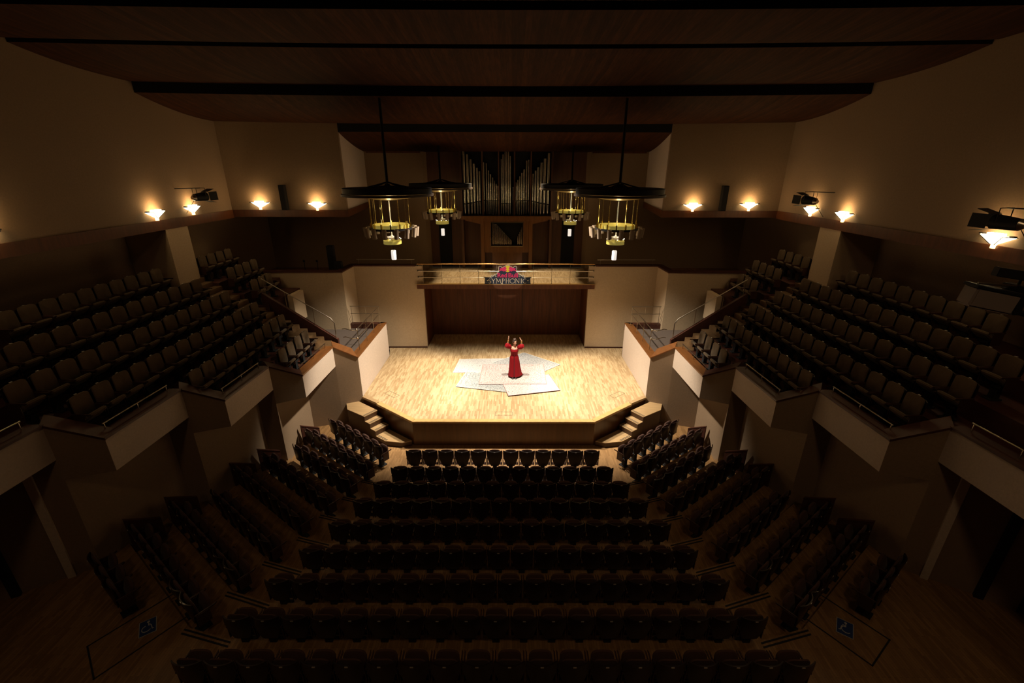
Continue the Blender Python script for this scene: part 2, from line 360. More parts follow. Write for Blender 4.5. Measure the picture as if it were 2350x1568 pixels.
# ------------------------------------------------------------------ stage surround walls
for s in (-1, 1):
    nm = 'wall_' + SIDE[s]
    # boxes beside the stage: facet, return
    b = MB().prism(mx([(5.66, 15.98), (5.66, 20.17), (5.86, 20.17), (5.86, 16.1)], s), 0, 2.68); struct(nm, b, M['plaster_lit_pale'])
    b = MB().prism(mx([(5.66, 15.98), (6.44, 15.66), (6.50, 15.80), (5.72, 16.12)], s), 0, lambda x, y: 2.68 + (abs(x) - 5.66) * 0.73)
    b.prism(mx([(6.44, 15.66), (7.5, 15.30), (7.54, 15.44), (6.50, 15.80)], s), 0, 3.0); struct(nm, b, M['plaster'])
    # caps
    trim(MB().prism(mx([(5.64, 15.95), (5.64, 20.19), (5.98, 20.19), (5.98, 16.30)], s), 2.68, 2.735), M['cap'], bevel=0.008)
    trim(MB().prism(mx([(5.64, 15.95), (6.42, 15.63), (6.60, 15.96), (5.98, 16.30)], s), lambda x, y: 2.68 + (abs(x) - 5.64) * 0.70, lambda x, y: 2.735 + (abs(x) - 5.64) * 0.70), M['cap'], bevel=0.008)
    trim(MB().prism(mx([(5.64, 20.19), (7.3, 20.19), (7.3, 19.95), (5.98, 19.9)], s), 2.35, 2.735), M['capdark'])
    struct('floor', MB().prism(mx([(5.86, 16.36), (5.86, 20.1), (7.3, 20.1), (8.6, 19.7), (8.6, 17.1), (6.3, 17.1), (6.3, 16.1)], s), 2.35, 2.5), M['carpet'])
    # back wall panel of the stage, plinth line, choir parapet walls
    struct('wall_front', MB().prism(mx([(4.0, 21.26), (4.0, 21.44), (7.23, 21.38), (7.23, 21.18), (5.9, 21.24)], s), 0.9, 5.2), M['plaster_lit_warm'])
    trim(MB().prism(mx([(4.0, 21.22), (5.94, 21.22), (5.94, 21.27), (4.0, 21.27)], s), 1.02, 1.08), M['capdark'])
    struct('wall_front', MB().wall(mx([(7.23, 21.3), (7.29, 19.80)], s)[::s], 1.0, 5.2, 0.15), M['plaster_lit_warm'])
    struct('wall_front', MB().prism(mx([(7.29, 19.80), (10.9, 19.76), (10.9, 19.95), (7.29, 19.95)], s), 1.0, 5.2), M['plaster_lit_warm'])
    trim(MB().prism(mx([(4.3, 21.14), (7.19, 21.14), (7.25, 19.74), (10.95, 19.70), (10.95, 20.05), (7.6, 20.1), (7.5, 21.5), (4.3, 21.5)], s), 5.2, 5.26), M['capdark'])
    # recess under the choir gallery
    struct('wall_' + SIDE[s], MB().prism(mx([(4.0, 21.44), (3.97, 23.3), (4.1, 23.3), (4.15, 21.44)], s), 0.9, 4.1), M['panel'])
struct('wall_front', MB().box(-4.0, 4.0, 23.2, 23.35, 0.9, 4.1), M['panel'])
for x in (-0.85, 0.85):
    trim(MB().box(x - 0.012, x + 0.012, 23.19, 23.205, 1.02, 4.1), M['blackmatte'])

# choir gallery: slab, floor, lectern zone
g = empty('choir_gallery', 'timber gallery floor with reddish wooden fascia bridging the opening behind the platform', 'gallery', (0, 21.2, 4.11))
MB().box(-4.28, 4.28, -0.08, -0.02, 0.0, 0.22).box(-3.985, 3.985, -0.02, 0.10, 0.0, 0.22).build('fascia', M['band'], g)
MB().box(-3.985, 3.985, 0.10, 0.27, 0.0, 0.235).box(-4.27, 4.27, 0.27, 3.79, 0.0, 0.235).build('deck', M['parquet'], g)
MB().box(-4.28, 4.28, -0.09, -0.02, 0.22, 0.25).box(-3.985, 3.985, -0.02, 0.14, 0.235, 0.25).build('nosing', M['edge'], g, bevel=0.005)
rl = empty('gallery_railing', 'brass and steel railing with three long bars along the choir gallery edge', 'railing', (0, 21.2, 4.36))
MB().tube([(-4.22, 0, 0.95), (4.22, 0, 0.95)], 0.028, 12).build('top_rail', M['railwood'], rl, smooth=True)
for z in (0.60, 0.29): MB().tube([(-4.2, 0.02, z), (4.2, 0.02, z)], 0.019, 10).build('rail', M['chrome'], rl, smooth=True)
for i in range(10):
    x = -3.95 + i * 0.8778
    MB().box(x - 0.008, x + 0.008, 0.0, 0.03, 0.0, 0.94).ball((x, -0.02, 0.02), 0.02, 8, 6).build('post', M['chrome'], rl)
for s in (-1, 1):
    bk = MB()
    for z in (0.30, 0.61, 0.86): bk.tube([(s * 4.2, 0.0, z), (s * 4.26, 0.25, z + 0.06)], 0.022, 8)
    bk.build('wall_bracket', M['black'], rl)
    tag(MB().tube([(s * 4.35, 21.3, 5.50), (s * 7.1, 21.3, 5.50)], 0.014, 8).tube([(s * 4.5, 21.3, 5.25), (s * 4.5, 21.3, 5.5)], 0.008, 6).tube([(s * 7.0, 21.3, 5.25), (s * 7.0, 21.3, 5.5)], 0.008, 6).build('handrail', M['chrome']), 'thin steel handrail above %s choir parapet wall' % SIDE[s], 'handrail')

# ------------------------------------------------------------------ choir, organ wall and upper walls
for s in (-1, 1):
    nm = 'wall_' + SIDE[s]
    struct('floor', MB().prism(mx([(4.28, 21.44), (7.4, 21.44), (7.45, 19.95), (12.9, 19.95), (12.9, 25), (4.28, 25)], s), 4.1, 4.34), M['parquet_floor'])
    struct('wall_front', MB().prism(mx([(4.37, 25), (12.9, 25), (12.9, 25.2), (4.37, 25.2)], s), 4.3, 11.0), M['plaster'])
    struct('wall_front', MB().prism(mx([(4.37, 25), (4.20, 25.6), (4.37, 25.6), (4.5, 25.2)], s), 4.3, 11.0), M['plaster'])
    # upper box: front wall, splayed return, long side wall
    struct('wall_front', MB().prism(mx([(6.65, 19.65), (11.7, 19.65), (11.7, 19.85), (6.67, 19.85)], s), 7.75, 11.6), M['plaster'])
    struct(nm, MB().prism(mx([(6.65, 19.65), (7.33, 25), (7.5, 25), (6.85, 19.7)], s), 7.75, 11.6), M['plaster_lit_pale'])
    struct(nm, MB().box(*sorted((s * 11.5, s * 11.7)), -2, 19.75, 7.75, 13.2), M['plaster'])
    # wooden band along the foot of the upper walls
    trim(MB().box(*sorted((s * 11.44, s * 11.72)), -2, 19.6, 7.58, 7.90), M['band'])
    trim(MB().prism(mx([(6.60, 19.59), (11.44, 19.59), (11.44, 19.75), (6.65, 19.75)], s), 7.62, 7.90), M['band'])
    trim(MB().prism(mx([(6.60, 19.59), (7.30, 24.99), (7.4, 24.99), (6.72, 19.62)], s), 7.62, 7.90), M['band'])
    # soffit over the side tribune and its outer wall
    struct('ceiling', MB().box(*sorted((s * 11.5, s * 13.2)), -2, 19.7, 7.58, 7.72), M['plaster'])
    struct('ceiling', MB().prism(mx([(6.7, 19.66), (13.2, 19.66), (13.2, 25), (7.4, 25)], s), 7.62, 7.72), M['plaster'])
    struct(nm, MB().box(*sorted((s * 12.9, s * 13.1)), -2, 25, 3.0, 7.75), M['plaster'])
    # pier under the band
    struct(nm, MB().prism(mx([(11.45, 15.55), (11.45, 16.65), (12.9, 16.65), (12.9, 15.55)], s), 4.8, 7.60), M['plaster_lit_warm'])
    struct(nm, MB().prism(mx([(11.45, 7.2), (11.45, 8.6), (12.9, 8.6), (12.9, 7.2)], s), 4.8, 7.60), M['plaster_lit_pale'])
# rear of the hall, behind the camera
struct('wall_back', MB().box(-13.2, 13.2, -5.2, -5.0, 0, 13.3), M['plaster'])
for s in (-1, 1): struct('wall_' + SIDE[s], MB().box(*sorted((s * 13.0, s * 13.2)), -5.0, -2.0, 0, 13.3), M['plaster'])
for s in (-1, 1): struct('wall_' + SIDE[s], MB().box(*sorted((s * 12.9, s * 13.1)), -2.0, 5.4, 0, 3.9), M['plaster'])
struct('floor', MB().box(-13, 13, -5, -2, 0.0, 1.07), M['parquet_floor'])
# timber alcove behind the organ
struct('wall_front', MB().box(-4.4, 4.4, 25.5, 25.65, 4.3, 11.2), M['organdark'])
for s in (-1, 1):
    struct('door_%d' % (1 if s < 0 else 2), MB().box(*sorted((s * 3.05, s * 3.75)), 25.42, 25.5, 4.35, 7.0), M['gap'])
    trim(MB().box(*sorted((s * 2.32, s * 2.45)), 24.9, 25.5, 4.35, 10.6), M['organdark'])

# ------------------------------------------------------------------ ceiling: stepped wooden sails
def sail(y0, zA, y1, zB, halfw, steep, lip, sag, name='ceiling'):
    pr = []
    N = 10
    for i in range(N + 1):
        t = i / N; pr.append((y0 + (y1 - y0) * t, zB + (zA - zB) * (1 - t) ** steep))
    def fn(u, v):
        x = -halfw + 2 * halfw * u; i = min(int(v * N), N - 1); f = v * N - i
        y = pr[i][0] + (pr[i + 1][0] - pr[i][0]) * f; z = pr[i][1] + (pr[i + 1][1] - pr[i][1]) * f
        return (x, y, z - sag * (1 - (x / halfw) ** 2))
    m = MB().grid(fn, 24, N, 0.05)
    struct(name, m, M['ceil'], smooth=True)
    def fl(u, v):
        x = -halfw + 2 * halfw * u; return (x, y0 + 0.01, zA - 0.02 + lip * v - sag * (1 - (x / halfw) ** 2))
    struct(name, MB().grid(fl, 24, 1, 0.03), M['gap'])
sail(10.25, 12.50, 12.15, 12.36, 11.5, 1.6, 0.5, 0.12)
sail(12.28, 12.30, 15.75, 12.05, 11.5, 2.6, 0.5, 0.12)
sail(15.86, 11.76, 19.64, 11.29, 11.5, 2.0, 0.5, 0.10)
sail(-2.0, 13.1, 10.15, 12.62, 11.5, 1.5, 0.5, 0.12)
sail(19.70, 10.92, 25.5, 10.37, 7.35, 1.7, 0.42, 0.0)
struct('ceiling', MB().box(-13.2, 13.2, -5, 25.7, 13.2, 13.35), M['gap'])
for x in (-4.42, 4.42):
    trim(MB().box(min(x, x * 1.62), max(x, x * 1.62), 24.8, 24.98, 10.28, 10.38), M['band'])

# ------------------------------------------------------------------ tribunes: lower walls, parapets, terraces
PARA = [(5.66, 15.98, 2.73), (6.44, 15.66, 3.30), (6.49, 13.17, 3.30), (7.27, 12.73, 3.80), (7.34, 10.57, 3.80), (8.15, 10.24, 4.28),
        (8.21, 8.02, 4.28), (9.04, 7.71, 4.77), (9.08, 5.50, 4.77), (9.92, 5.20, 5.25), (9.96, 3.0, 5.25)]
tip0, O1, i1, O2, i2, O3, i3, O4 = PARA[1:9]
ROWX = {1: 7.15, 2: 8.1, 3: 8.95, 4: 9.7, 5: 10.5, 6: 11.5}
ROWZ = {1: 3.07, 2: 3.55, 3: 4.03, 4: 4.52, 5: 4.99, 6: 5.43}
for s in (-1, 1):
    nm = 'wall_' + SIDE[s]
    low = [(7.5, 15.38), i1[:2], (7.78, 12.62), i2[:2], (8.65, 10.08), i3[:2], (12.6, 5.45)]
    zt = [2.95, 2.95, 3.45, 3.45, 3.93, 4.4]
    for (a, b), z1 in zip(zip(low[:-1], low[1:]), zt):
        d = Vector((b[0] - a[0], b[1] - a[1])).normalized(); n = Vector((-d.y, d.x)) * 0.12
        struct(nm, MB().prism(mx([a, b, (b[0] + n.x, b[1] + n.y), (a[0] + n.x, a[1] + n.y)], s), 0.0, z1), M['plaster'])
    for i in range(1, len(PARA) - 1):
        a, b = PARA[i], PARA[i + 1]
        d = Vector((b[0] - a[0], b[1] - a[1])); L = d.length; d /= L; n = Vector((-d.y, d.x))
        facet = i % 2 == 1
        def zz(off_, a=a, b=b, d=d, L=L):
            return lambda x, y: a[2] + (b[2] - a[2]) * max(-0.1, min(1.1, ((abs(x) - a[0]) * d.x + (y - a[1]) * d.y) / L)) + off_
        w_ = 0.13
        e0 = 0.0 if facet else 0.0
        ap = Vector(a[:2]); bp = Vector(b[:2])
        struct(nm, MB().prism(mx([tuple(ap), tuple(bp), tuple(bp + n * w_ + d * (0 if facet else 0.05)), tuple(ap + n * w_ + (d * 0.0))], s), zz(-0.83) if facet else a[2] - 0.83, zz(-0.05)), M['plaster_lit_pale' if facet else 'plaster'])  # facets take the lit plaster copy, returns the shaded one
        cw = 0.30 if facet else 0.40
        q = [ap - n * 0.025 - d * 0.02, bp - n * 0.025 + d * 0.02, bp + n * cw + d * (0.0 if facet else 0.12), ap + n * cw]
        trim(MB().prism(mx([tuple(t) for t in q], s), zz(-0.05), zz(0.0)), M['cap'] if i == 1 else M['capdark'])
    # stepped terraces
    ex = {1: 6.62, 2: 7.62, 3: 8.48, 4: 9.25, 5: 10.05, 6: 10.92}
    y0 = {1: 13.30, 2: 10.75, 3: 8.25, 4: 3.0, 5: 3.0, 6: 3.0}
    for k in range(1, 7):
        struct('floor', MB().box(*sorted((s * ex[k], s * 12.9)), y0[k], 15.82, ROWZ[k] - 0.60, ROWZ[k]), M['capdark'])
        if k >= 4: struct('floor', MB().box(*sorted((s * ex[k], s * 12.9)), 16.82, 19.7, ROWZ[k] - 0.60, ROWZ[k]), M['capdark'])
    for (xa, ya, yb, z) in ((6.64, 13.30, 15.8, 2.47), (7.5, 10.75, 12.8, 2.97), (8.4, 8.25, 10.3, 3.45), (9.2, 3.0, 7.75, 3.94)):
        struct('floor', MB().box(*sorted((s * xa, s * (xa + 1.2))), ya, yb, z, z + 0.12), M['plaster'])
    # aisle steps
    ais = empty('aisle_steps', 'oak steps of the aisle climbing through the %s side tribune' % SIDE[s], 'stairs', (s * 6.55, 16.32, 2.5))
    for i in range(19):
        x0 = 6.62 + i * 0.30; z = 2.74 + (i + 1) * 0.172
        stp = MB().box(*sorted((s * (x0 - 6.55), s * (x0 + 0.33 - 6.55))), -0.50, 0.50, z - 2.5 - 0.26, z - 2.5)
        stp.build('step', M['step'], ais, bevel=0.006)
    # stringer wall with handrail on the stage side of the aisle
    struct(nm, MB().prism(mx([(6.75, 16.98), (9.5, 16.98), (9.5, 17.12), (6.75, 17.12)], s), 2.5, lambda x, y: 3.07 + (abs(x) - 6.75) * 0.71), M['capdark'])
    # low parapet above the rear stair
    struct(nm, MB().prism(mx([(8.78, 18.0), (8.76, 18.95), (8.95, 18.95), (9.0, 18.0)], s), 3.4, 4.62), M['plaster_lit_warm'])
    # handrails
    def rail(label, pts, posts, zr, base, r=0.016):
        o = empty('handrail', label, 'handrail', (s * pts[0][0], pts[0][1], base))
        L = lambda p, z: (s * (p[0] - pts[0][0]), p[1] - pts[0][1], z - base)
        MB().tube([L(p, p[2]) for p in pts], r, 8).build('rail', M['chrome'], o, smooth=True)
        for (p, zb) in posts: MB().tube([L(p, zb), L(p, p[2])], 0.010, 6).build('post', M['chrome'], o)
        return o
    sd = SIDE[s]
    def along(a, b, t): return (a[0] + (b[0] - a[0]) * t, a[1] + (b[1] - a[1]) * t)
    for (a, b, lab) in ((tip0, O1, 'thin handrail on %s tribune parapet, the one nearest the platform'), (i1, O2, 'thin handrail on %s tribune parapet, second from the platform'),
                        (i2, O3, 'thin handrail on %s tribune parapet, third from the platform'), (i3, O4, 'thin handrail on %s tribune parapet, the one nearest the camera')):
        a_ = (a[0] + 0.2, a[1] - 0.15); b_ = (b[0] + 0.2, b[1] + 0.25); Z = a[2]
        ps = [(*along(a_, b_, t), Z + 0.17) for t in (0.02, 0.5, 0.98)]
        rail(lab % sd, [(*a_, Z + 0.17), (*b_, Z + 0.17)], [(p, Z - 0.01) for p in ps], 0, Z)
    rail('sloping handrail beside the aisle steps of the %s tribune' % sd, [(6.82, 17.05, 3.02), (6.82, 17.05, 3.75), (6.95, 17.05, 3.95), (9.4, 17.05, 5.55)],
         [((7.6, 17.05, 4.38), 3.6), ((8.6, 17.05, 5.03), 4.3), ((9.35, 17.05, 5.5), 4.8)], 0, 3.0, 0.02)
    # box railing, two bars, three sides
    br = empty('box_railing', 'two bar steel railing around the grey carpeted %s box beside the platform' % sd, 'railing', (s * 5.81, 16.5, 2.73))
    P = lambda x, y, z: (s * (x - 5.81), y - 16.5, z - 2.73)
    for z, ms in ((3.63, M['chrome']), (3.28, M['chrome'])):
        MB().tube([P(5.81, 16.6, z), P(5.81, 19.75, z)], 0.017, 8).build('rail', ms, br, smooth=True)
        MB().tube([P(5.81, 19.8, z), P(7.15, 19.8, z)], 0.017, 8).build('rail', ms, br, smooth=True)
        MB().tube([P(5.81, 16.6, z), P(5.95, 16.5, z), P(6.3, 16.72, z), P(6.5, 16.95, z - 0.1)], 0.015, 8).ball(P(5.81, 16.6, z), 0.045, 10, 8).build('rail_end', ms, br, smooth=True)
    for y in (16.7, 17.7, 18.7, 19.7): MB().tube([P(5.81, y, 2.73), P(5.81, y, 3.63)], 0.011, 6).build('post', M['chrome'], br)
    for x in (6.45, 7.1): MB().tube([P(x, 19.8, 2.73), P(x, 19.8, 3.63)], 0.011, 6).build('post', M['chrome'], br)

# ------------------------------------------------------------------ theatre seats
def seat_meshes(fab, tall):
    top = 0.90 if not tall else 0.92
    def shell(u, v):
        z = 0.34 + (top - 0.34) * v; hw = 0.135 + 0.115 * min(1, v * 1.5) ** 0.7
        x = (u * 2 - 1) * hw; y = 0.085 * (abs(u * 2 - 1) ** 2.4) * v - 0.07 * v
        return (x, y, z)
    me = {}
    me['backrest'] = MB().grid(shell, 10, 8, 0.022).mesh('backrest', M['shell'], smooth=True)
    def pad(x0, z0, z1, y0, y1, hw, th, bow=0.0):
        m = MB()
        ex_ = 0.32 if tall else 0.6
        def f(u, v):
            a = u * 2 * math.pi; cx = math.copysign(abs(math.cos(a)) ** ex_, math.cos(a)); cz = math.copysign(abs(math.sin(a)) ** ex_, math.sin(a))
            prof = [(0.0, -0.5), (0.80, -0.5), (1.0, -0.25), (1.0, 0.2), (0.86, 0.5), (0.0, 0.56)]
            i = min(int(v * 5), 4); t = v * 5 - i
            r = prof[i][0] + (prof[i + 1][0] - prof[i][0]) * t; d = prof[i][1] + (prof[i + 1][1] - prof[i][1]) * t
            zz = cz * r
            return (cx * r * hw, y0 + (y1 - y0) * (zz * 0.5 + 0.5) + d * th + bow * (cx * r) ** 2, z0 + (z1 - z0) * (zz * 0.5 + 0.5))
        m.grid(f, 20, 5)
        return m
    me['back_cushion'] = pad(0, 0.42, top + 0.03 if not tall else top + 0.05, 0.06, 0.015, 0.205 if not tall else 0.225, 0.06, 0.03).mesh('back_cushion', fab, smooth=True)
    if not tall: me['seat'] = pad(0, 0.36, 0.74, 0.20, 0.30, 0.205, 0.085).mesh('seat', fab, smooth=True)
    else:
        st_ = pad(0, -0.19, 0.19, 0, 0, 0.222, 0.09); mt_ = Matrix.Translation((0, 0.22, 0.47)) @ Matrix.Rotation(R(-52), 4, 'X')
        st_.v = [tuple(mt_ @ Vector(v_)) for v_ in st_.v]; me['seat'] = st_.mesh('seat', fab, smooth=True)
    for nmx, sx in (('L', -1), ('R', 1)):
        a = MB().prism([(sx * 0.243 - 0.012, 0.0), (sx * 0.243 + 0.012, 0.0), (sx * 0.243 + 0.012, 0.36), (sx * 0.243 - 0.012, 0.40)], 0.585, 0.62)
        a.prism([(sx * 0.243 - 0.009, 0.02), (sx * 0.243 + 0.009, 0.02), (sx * 0.243 + 0.009, 0.26), (sx * 0.243 - 0.009, 0.26)], 0.30, 0.585)
        a.prism([(sx * 0.12, 0.06), (sx * 0.25, 0.06), (sx * 0.25, 0.16), (sx * 0.12, 0.16)], 0.31, 0.35)
        me['arm' + nmx] = a.mesh('armrest', M['arm'], bevel=0.004, seg=1)
    me['pedestal'] = MB().prism([(-0.13, 0.02), (0.13, 0.02), (0.13, 0.20), (-0.13, 0.20)], 0.28, 0.36).prism([(-0.07, 0.04), (0.07, 0.04), (0.07, 0.17), (-0.07, 0.17)], 0.03, 0.28).prism([(-0.10, 0.0), (0.10, 0.0), (0.10, 0.26), (-0.10, 0.26)], 0.0, 0.035).mesh('pedestal', M['blackmatte'], bevel=0.006, seg=1)
    me['number_plate'] = MB().box(-0.027, 0.027, -0.088, -0.080, top - 0.028, top - 0.010).mesh('number_plate', M['plate'])
    if tall:
        me['number_plate'] = MB().box(-0.027, 0.027, -0.03, 0.0, top + 0.047, top + 0.058).mesh('number_plate', M['plate'])
    return me
def seat_proto(name, me, label, cat, group):
    r = empty(name, label, cat, (0, 0, 0), 0, group)
    for k, nm in (('backrest', 'backrest'), ('back_cushion', 'back_cushion'), ('seat', 'seat'), ('armL', 'armrest'), ('armR', 'armrest'), ('pedestal', 'pedestal'), ('number_plate', 'number_plate')):
        o = bpy.data.objects.new(nm, me[k]); col.objects.link(o); o.parent = r
    return r
stall_proto = [None]; trib_proto = [None]
sm = seat_meshes(M['brownfab'], False); tm = seat_meshes(M['beigefab'], True)
def put(store, me, name, loc, rz, label, group):
    if store[0] is None:
        store[0] = seat_proto(name, me, label, 'theatre seat', group); store[0].location = loc; store[0].rotation_euler = (0, 0, rz)
    else: copy_tree(store[0], loc, rz, label, group)
CR = [(12, 12.39, 0), (13, 11.49, 0), (14, 10.58, 1), (15, 9.66, 2), (16, 8.68, 3), (17, 7.70, 4), (18, 6.77, 5), (19, 5.85, 6), (20, 4.94, 7)]
for ri, (n, y, lv) in enumerate(CR):
    for i in range(n):
        rowp = 'first row' if ri == 0 else ('ninth and last row' if ri == 8 else '%s row' % ORD[ri + 1])
        put(stall_proto, sm, 'theatre_seat', ((i - (n - 1) / 2) * 0.532, y + 0.05, lv * RISE), 0,
            'brown folding seat %s from left, %s from the platform, centre block' % (ORD[i + 1], rowp), 'brown seats of the centre block')
SR = [((-6.23, 14.38), 6, 0), ((-6.87, 13.76), 7, 0), ((-6.68, 12.52), 6, 1), ((-7.35, 11.87), 7, 2), ((-7.68, 10.98), 7, 3), ((-7.51, 9.71), 6, 4), ((-8.14, 9.10), 7, 5), ((-8.38, 8.16), 7, 6), ((-8.35, 7.15), 3, 7)]
dv = Vector((0.804, -0.595)); nv = Vector((-0.595, -0.804))
for s in (-1, 1):
    for ri, (p0, n, lv) in enumerate(SR):
        for i in range(n):
            p = Vector(p0) + dv * (0.512 * i) + nv * 0.09
            rowp = '%s row' % ORD[ri + 1]
            put(stall_proto, sm, 'theatre_seat', (-s * p.x, p.y, lv * RISE), s * R(36.5),
                'brown folding seat %s from aisle, %s from the platform, %s side block' % (ORD[n - i], rowp, SIDE[s]), 'brown seats of the %s side block' % SIDE[s])
    # dark timber end panels closing the outer ends of some rows
    for j, ri in enumerate((1, 3, 4, 6, 7)):
        p0, n, lv = SR[ri]; p = Vector(p0) - dv * (0.30 if ri == 4 else 0.34) + nv * 0.05
        a = Vector((-s * p.x, p.y)); d2 = Vector((s * 0.804 * 1, -0.595)) ; d2 = Vector((-s * dv.x, dv.y)); n2 = Vector((-s * nv.x, nv.y))
        z = lv * RISE
        o = empty('row_end_panel', 'dark timber panel closing the wall end of the %s row, %s side block' % (ORD[ri + 1], SIDE[s]), 'panel', (a.x, a.y, z), 0, 'row end panels of the side blocks')
        q0 = n2 * 0.10; q1 = -n2 * 0.55
        w2 = d2 * 0.03
        MB().prism([tuple(q0 - w2), tuple(q0 + w2), tuple(q1 + w2), tuple(q1 - w2)], 0, lambda x, y: 0.95 if (Vector((x, y)) - q0).length < 0.2 else 0.55).build('panel', M['capdark'], o)
        MB().prism([tuple(q0 - w2 * 1.4), tuple(q0 + w2 * 1.4), tuple(q1 + w2 * 1.4), tuple(q1 - w2 * 1.4)], lambda x, y: 0.95 if (Vector((x, y)) - q0).length < 0.2 else 0.55, lambda x, y: 0.98 if (Vector((x, y)) - q0).length < 0.2 else 0.58).build('capping', M['capdark'], o)
TRIB = {-1: {1: (13.52, 4, 0.57), 2: (10.85, 10, 0.53), 3: (8.57, 14, 0.537), 4: (8.15, 14, 0.545), 5: (8.55, 13, 0.545), 6: (9.99, 10, 0.527)},
        1: {1: (13.52, 4, 0.57), 2: (10.85, 10, 0.525), 3: (8.60, 14, 0.535), 4: (8.43, 14, 0.538), 5: (8.46, 14, 0.531), 6: (9.9, 10, 0.525)}}
for s in (-1, 1):
    for k in range(1, 7):
        y0, n, pt = TRIB[s][k]
        for i in range(n):
            put(trib_proto, tm, 'tribune_seat', (s * (ROWX[k] + 0.10), y0 + i * pt, ROWZ[k]), s * R(90),
                'beige folding seat %s from aisle, %s row up from the parapet, %s tribune' % (ORD[n - i], ORD[k], SIDE[s]), 'beige seats of the %s tribune' % SIDE[s])
    for k, y0, n in ((4, 17.12, 3), (5, 17.10, 4), (6, 17.12, 4)):
        for i in range(n):
            put(trib_proto, tm, 'tribune_seat', (s * (ROWX[k] + 0.10), y0 + i * 0.55, ROWZ[k]), s * R(90),
                'beige folding seat %s beyond the aisle, %s row up, %s tribune' % (ORD[i + 1], ORD[k], SIDE[s]), 'beige seats beyond the aisle of the %s tribune' % SIDE[s])

# ------------------------------------------------------------------ wall sconces
def sconce_meshes():
    me = {}
    g = MB(); g.add([(-0.42, 0.02, 0), (0.42, 0.02, 0), (0.26, 0.20, 0.0), (-0.26, 0.20, 0.0), (-0.05, 0.10, -0.19), (0.05, 0.10, -0.19), (0.05, 0.02, -0.19), (-0.05, 0.02, -0.19)],
        [(0, 1, 2, 3), (3, 2, 5, 4), (2, 1, 6, 5), (0, 3, 4, 7), (1, 0, 7, 6), (4, 5, 6, 7)])
    me['glass'] = g.mesh('glass', M['glow'])
    me['lens'] = MB().prism([(-0.17, 0.03), (0.17, 0.03), (0.15, 0.16), (-0.15, 0.16)], 0.005, 0.06).mesh('lens', M['glow'])
    me['stem'] = MB().box(-0.042, 0.042, 0.02, 0.09, -0.29, -0.19).mesh('stem', M['stemglow'])
    f = MB()
    for k in (-1, 1):
        f.tube([(k * 0.43, 0.02, 0.0), (k * 0.27, 0.21, 0.0), (k * 0.05, 0.11, -0.20)], 0.009, 6)
        f.box(*sorted((k * 0.40, k * 0.30)), 0.02, 0.10, 0.005, 0.03)
    me['frame'] = f.mesh('frame', M['black']); return me
sc_me = sconce_meshes()
def sconce(x, y, z, rz, label):
    o = empty('wall_sconce', label, 'wall lamp', (x, y, z), rz, 'lit wall sconces above the wooden band')
    for k in ('glass', 'lens', 'stem', 'frame'):
        c = bpy.data.objects.new(k, sc_me[k]); col.objects.link(c); c.parent = o
    d = Matrix.Rotation(rz, 4, 'Z') @ Vector((0, 1, 0))
    lamp('POINT', (x + d.x * 0.22, y + d.y * 0.22, z + 0.16), 12, (1.0, 0.62, 0.27), 0.06, name='sconce_light')
    lamp('POINT', (x + d.x * 0.12, y + d.y * 0.12, z - 0.14), 1.5, (1.0, 0.58, 0.22), 0.04, name='sconce_light')
sconce(-7.87, 19.63, 8.17, R(180), 'lit triangular sconce on left front wall, right of the tall black speaker')
sconce(-10.25, 19.63, 8.20, R(180), 'lit triangular sconce on left front wall, left of the tall black speaker')
sconce(7.87, 19.63, 8.15, R(180), 'lit triangular sconce on right front wall, left of the tall black speaker')
sconce(10.22, 19.63, 8.18, R(180), 'lit triangular sconce on right front wall, right of the tall black speaker')
sconce(-11.48, 17.1, 8.22, R(-90), 'lit triangular sconce under the black spotlight on left side wall')
sconce(-11.48, 15.28, 8.20, R(-90), 'lit triangular sconce on left side wall, second from the corner')
sconce(-11.48, 10.1, 8.20, R(-90), 'lit triangular sconce on left side wall, farthest from the platform')
sconce(11.48, 17.35, 8.18, R(90), 'lit triangular sconce under the black spotlight nearest the right corner')
sconce(11.48, 15.57, 8.16, R(90), 'lit triangular sconce on right side wall, second from the corner')
sconce(11.48, 10.48, 8.12, R(90), 'lit triangular sconce on right side wall, nearest the right picture edge')

# tall black speakers standing on the band
for (x, lab) in ((-9.17, 'tall slim black column speaker between two sconces on left front wall'), (9.07, 'tall slim black column speaker between two sconces on right front wall')):
    o = empty('column_speaker', lab, 'speaker', (x, 19.5, 7.90), 0, 'column speakers')
    MB().box(-0.11, 0.11, -0.12, 0.12, 0.0, 1.0).build('cabinet', M['black'], o, bevel=0.01)
    MB().box(-0.095, 0.095, -0.13, -0.12, 0.04, 0.96).build('grille', M['blackmatte'], o)
for s, lab in ((-1, 'black loudspeaker on a stand at the corner of left choir parapet'),):
    o = empty('loudspeaker_stand', lab, 'speaker', (s * 7.92, 20.45, 4.34))
    MB().box(-0.14, 0.14, -0.14, 0.14, 0.75, 1.95).build('cabinet', M['black'], o, bevel=0.01)
    MB().box(0.10, 0.42, -0.16, 0.16, 0.78, 1.22).build('cabinet', M['blackmatte'], o, bevel=0.03)
    MB().tube([(0, 0, 0.0), (0, 0, 0.8)], 0.03, 8).tube([(-0.3, 0, 0.02), (0.3, 0, 0.02)], 0.015, 6).tube([(0, -0.3, 0.02), (0, 0.3, 0.02)], 0.015, 6).build('stand', M['black'], o)
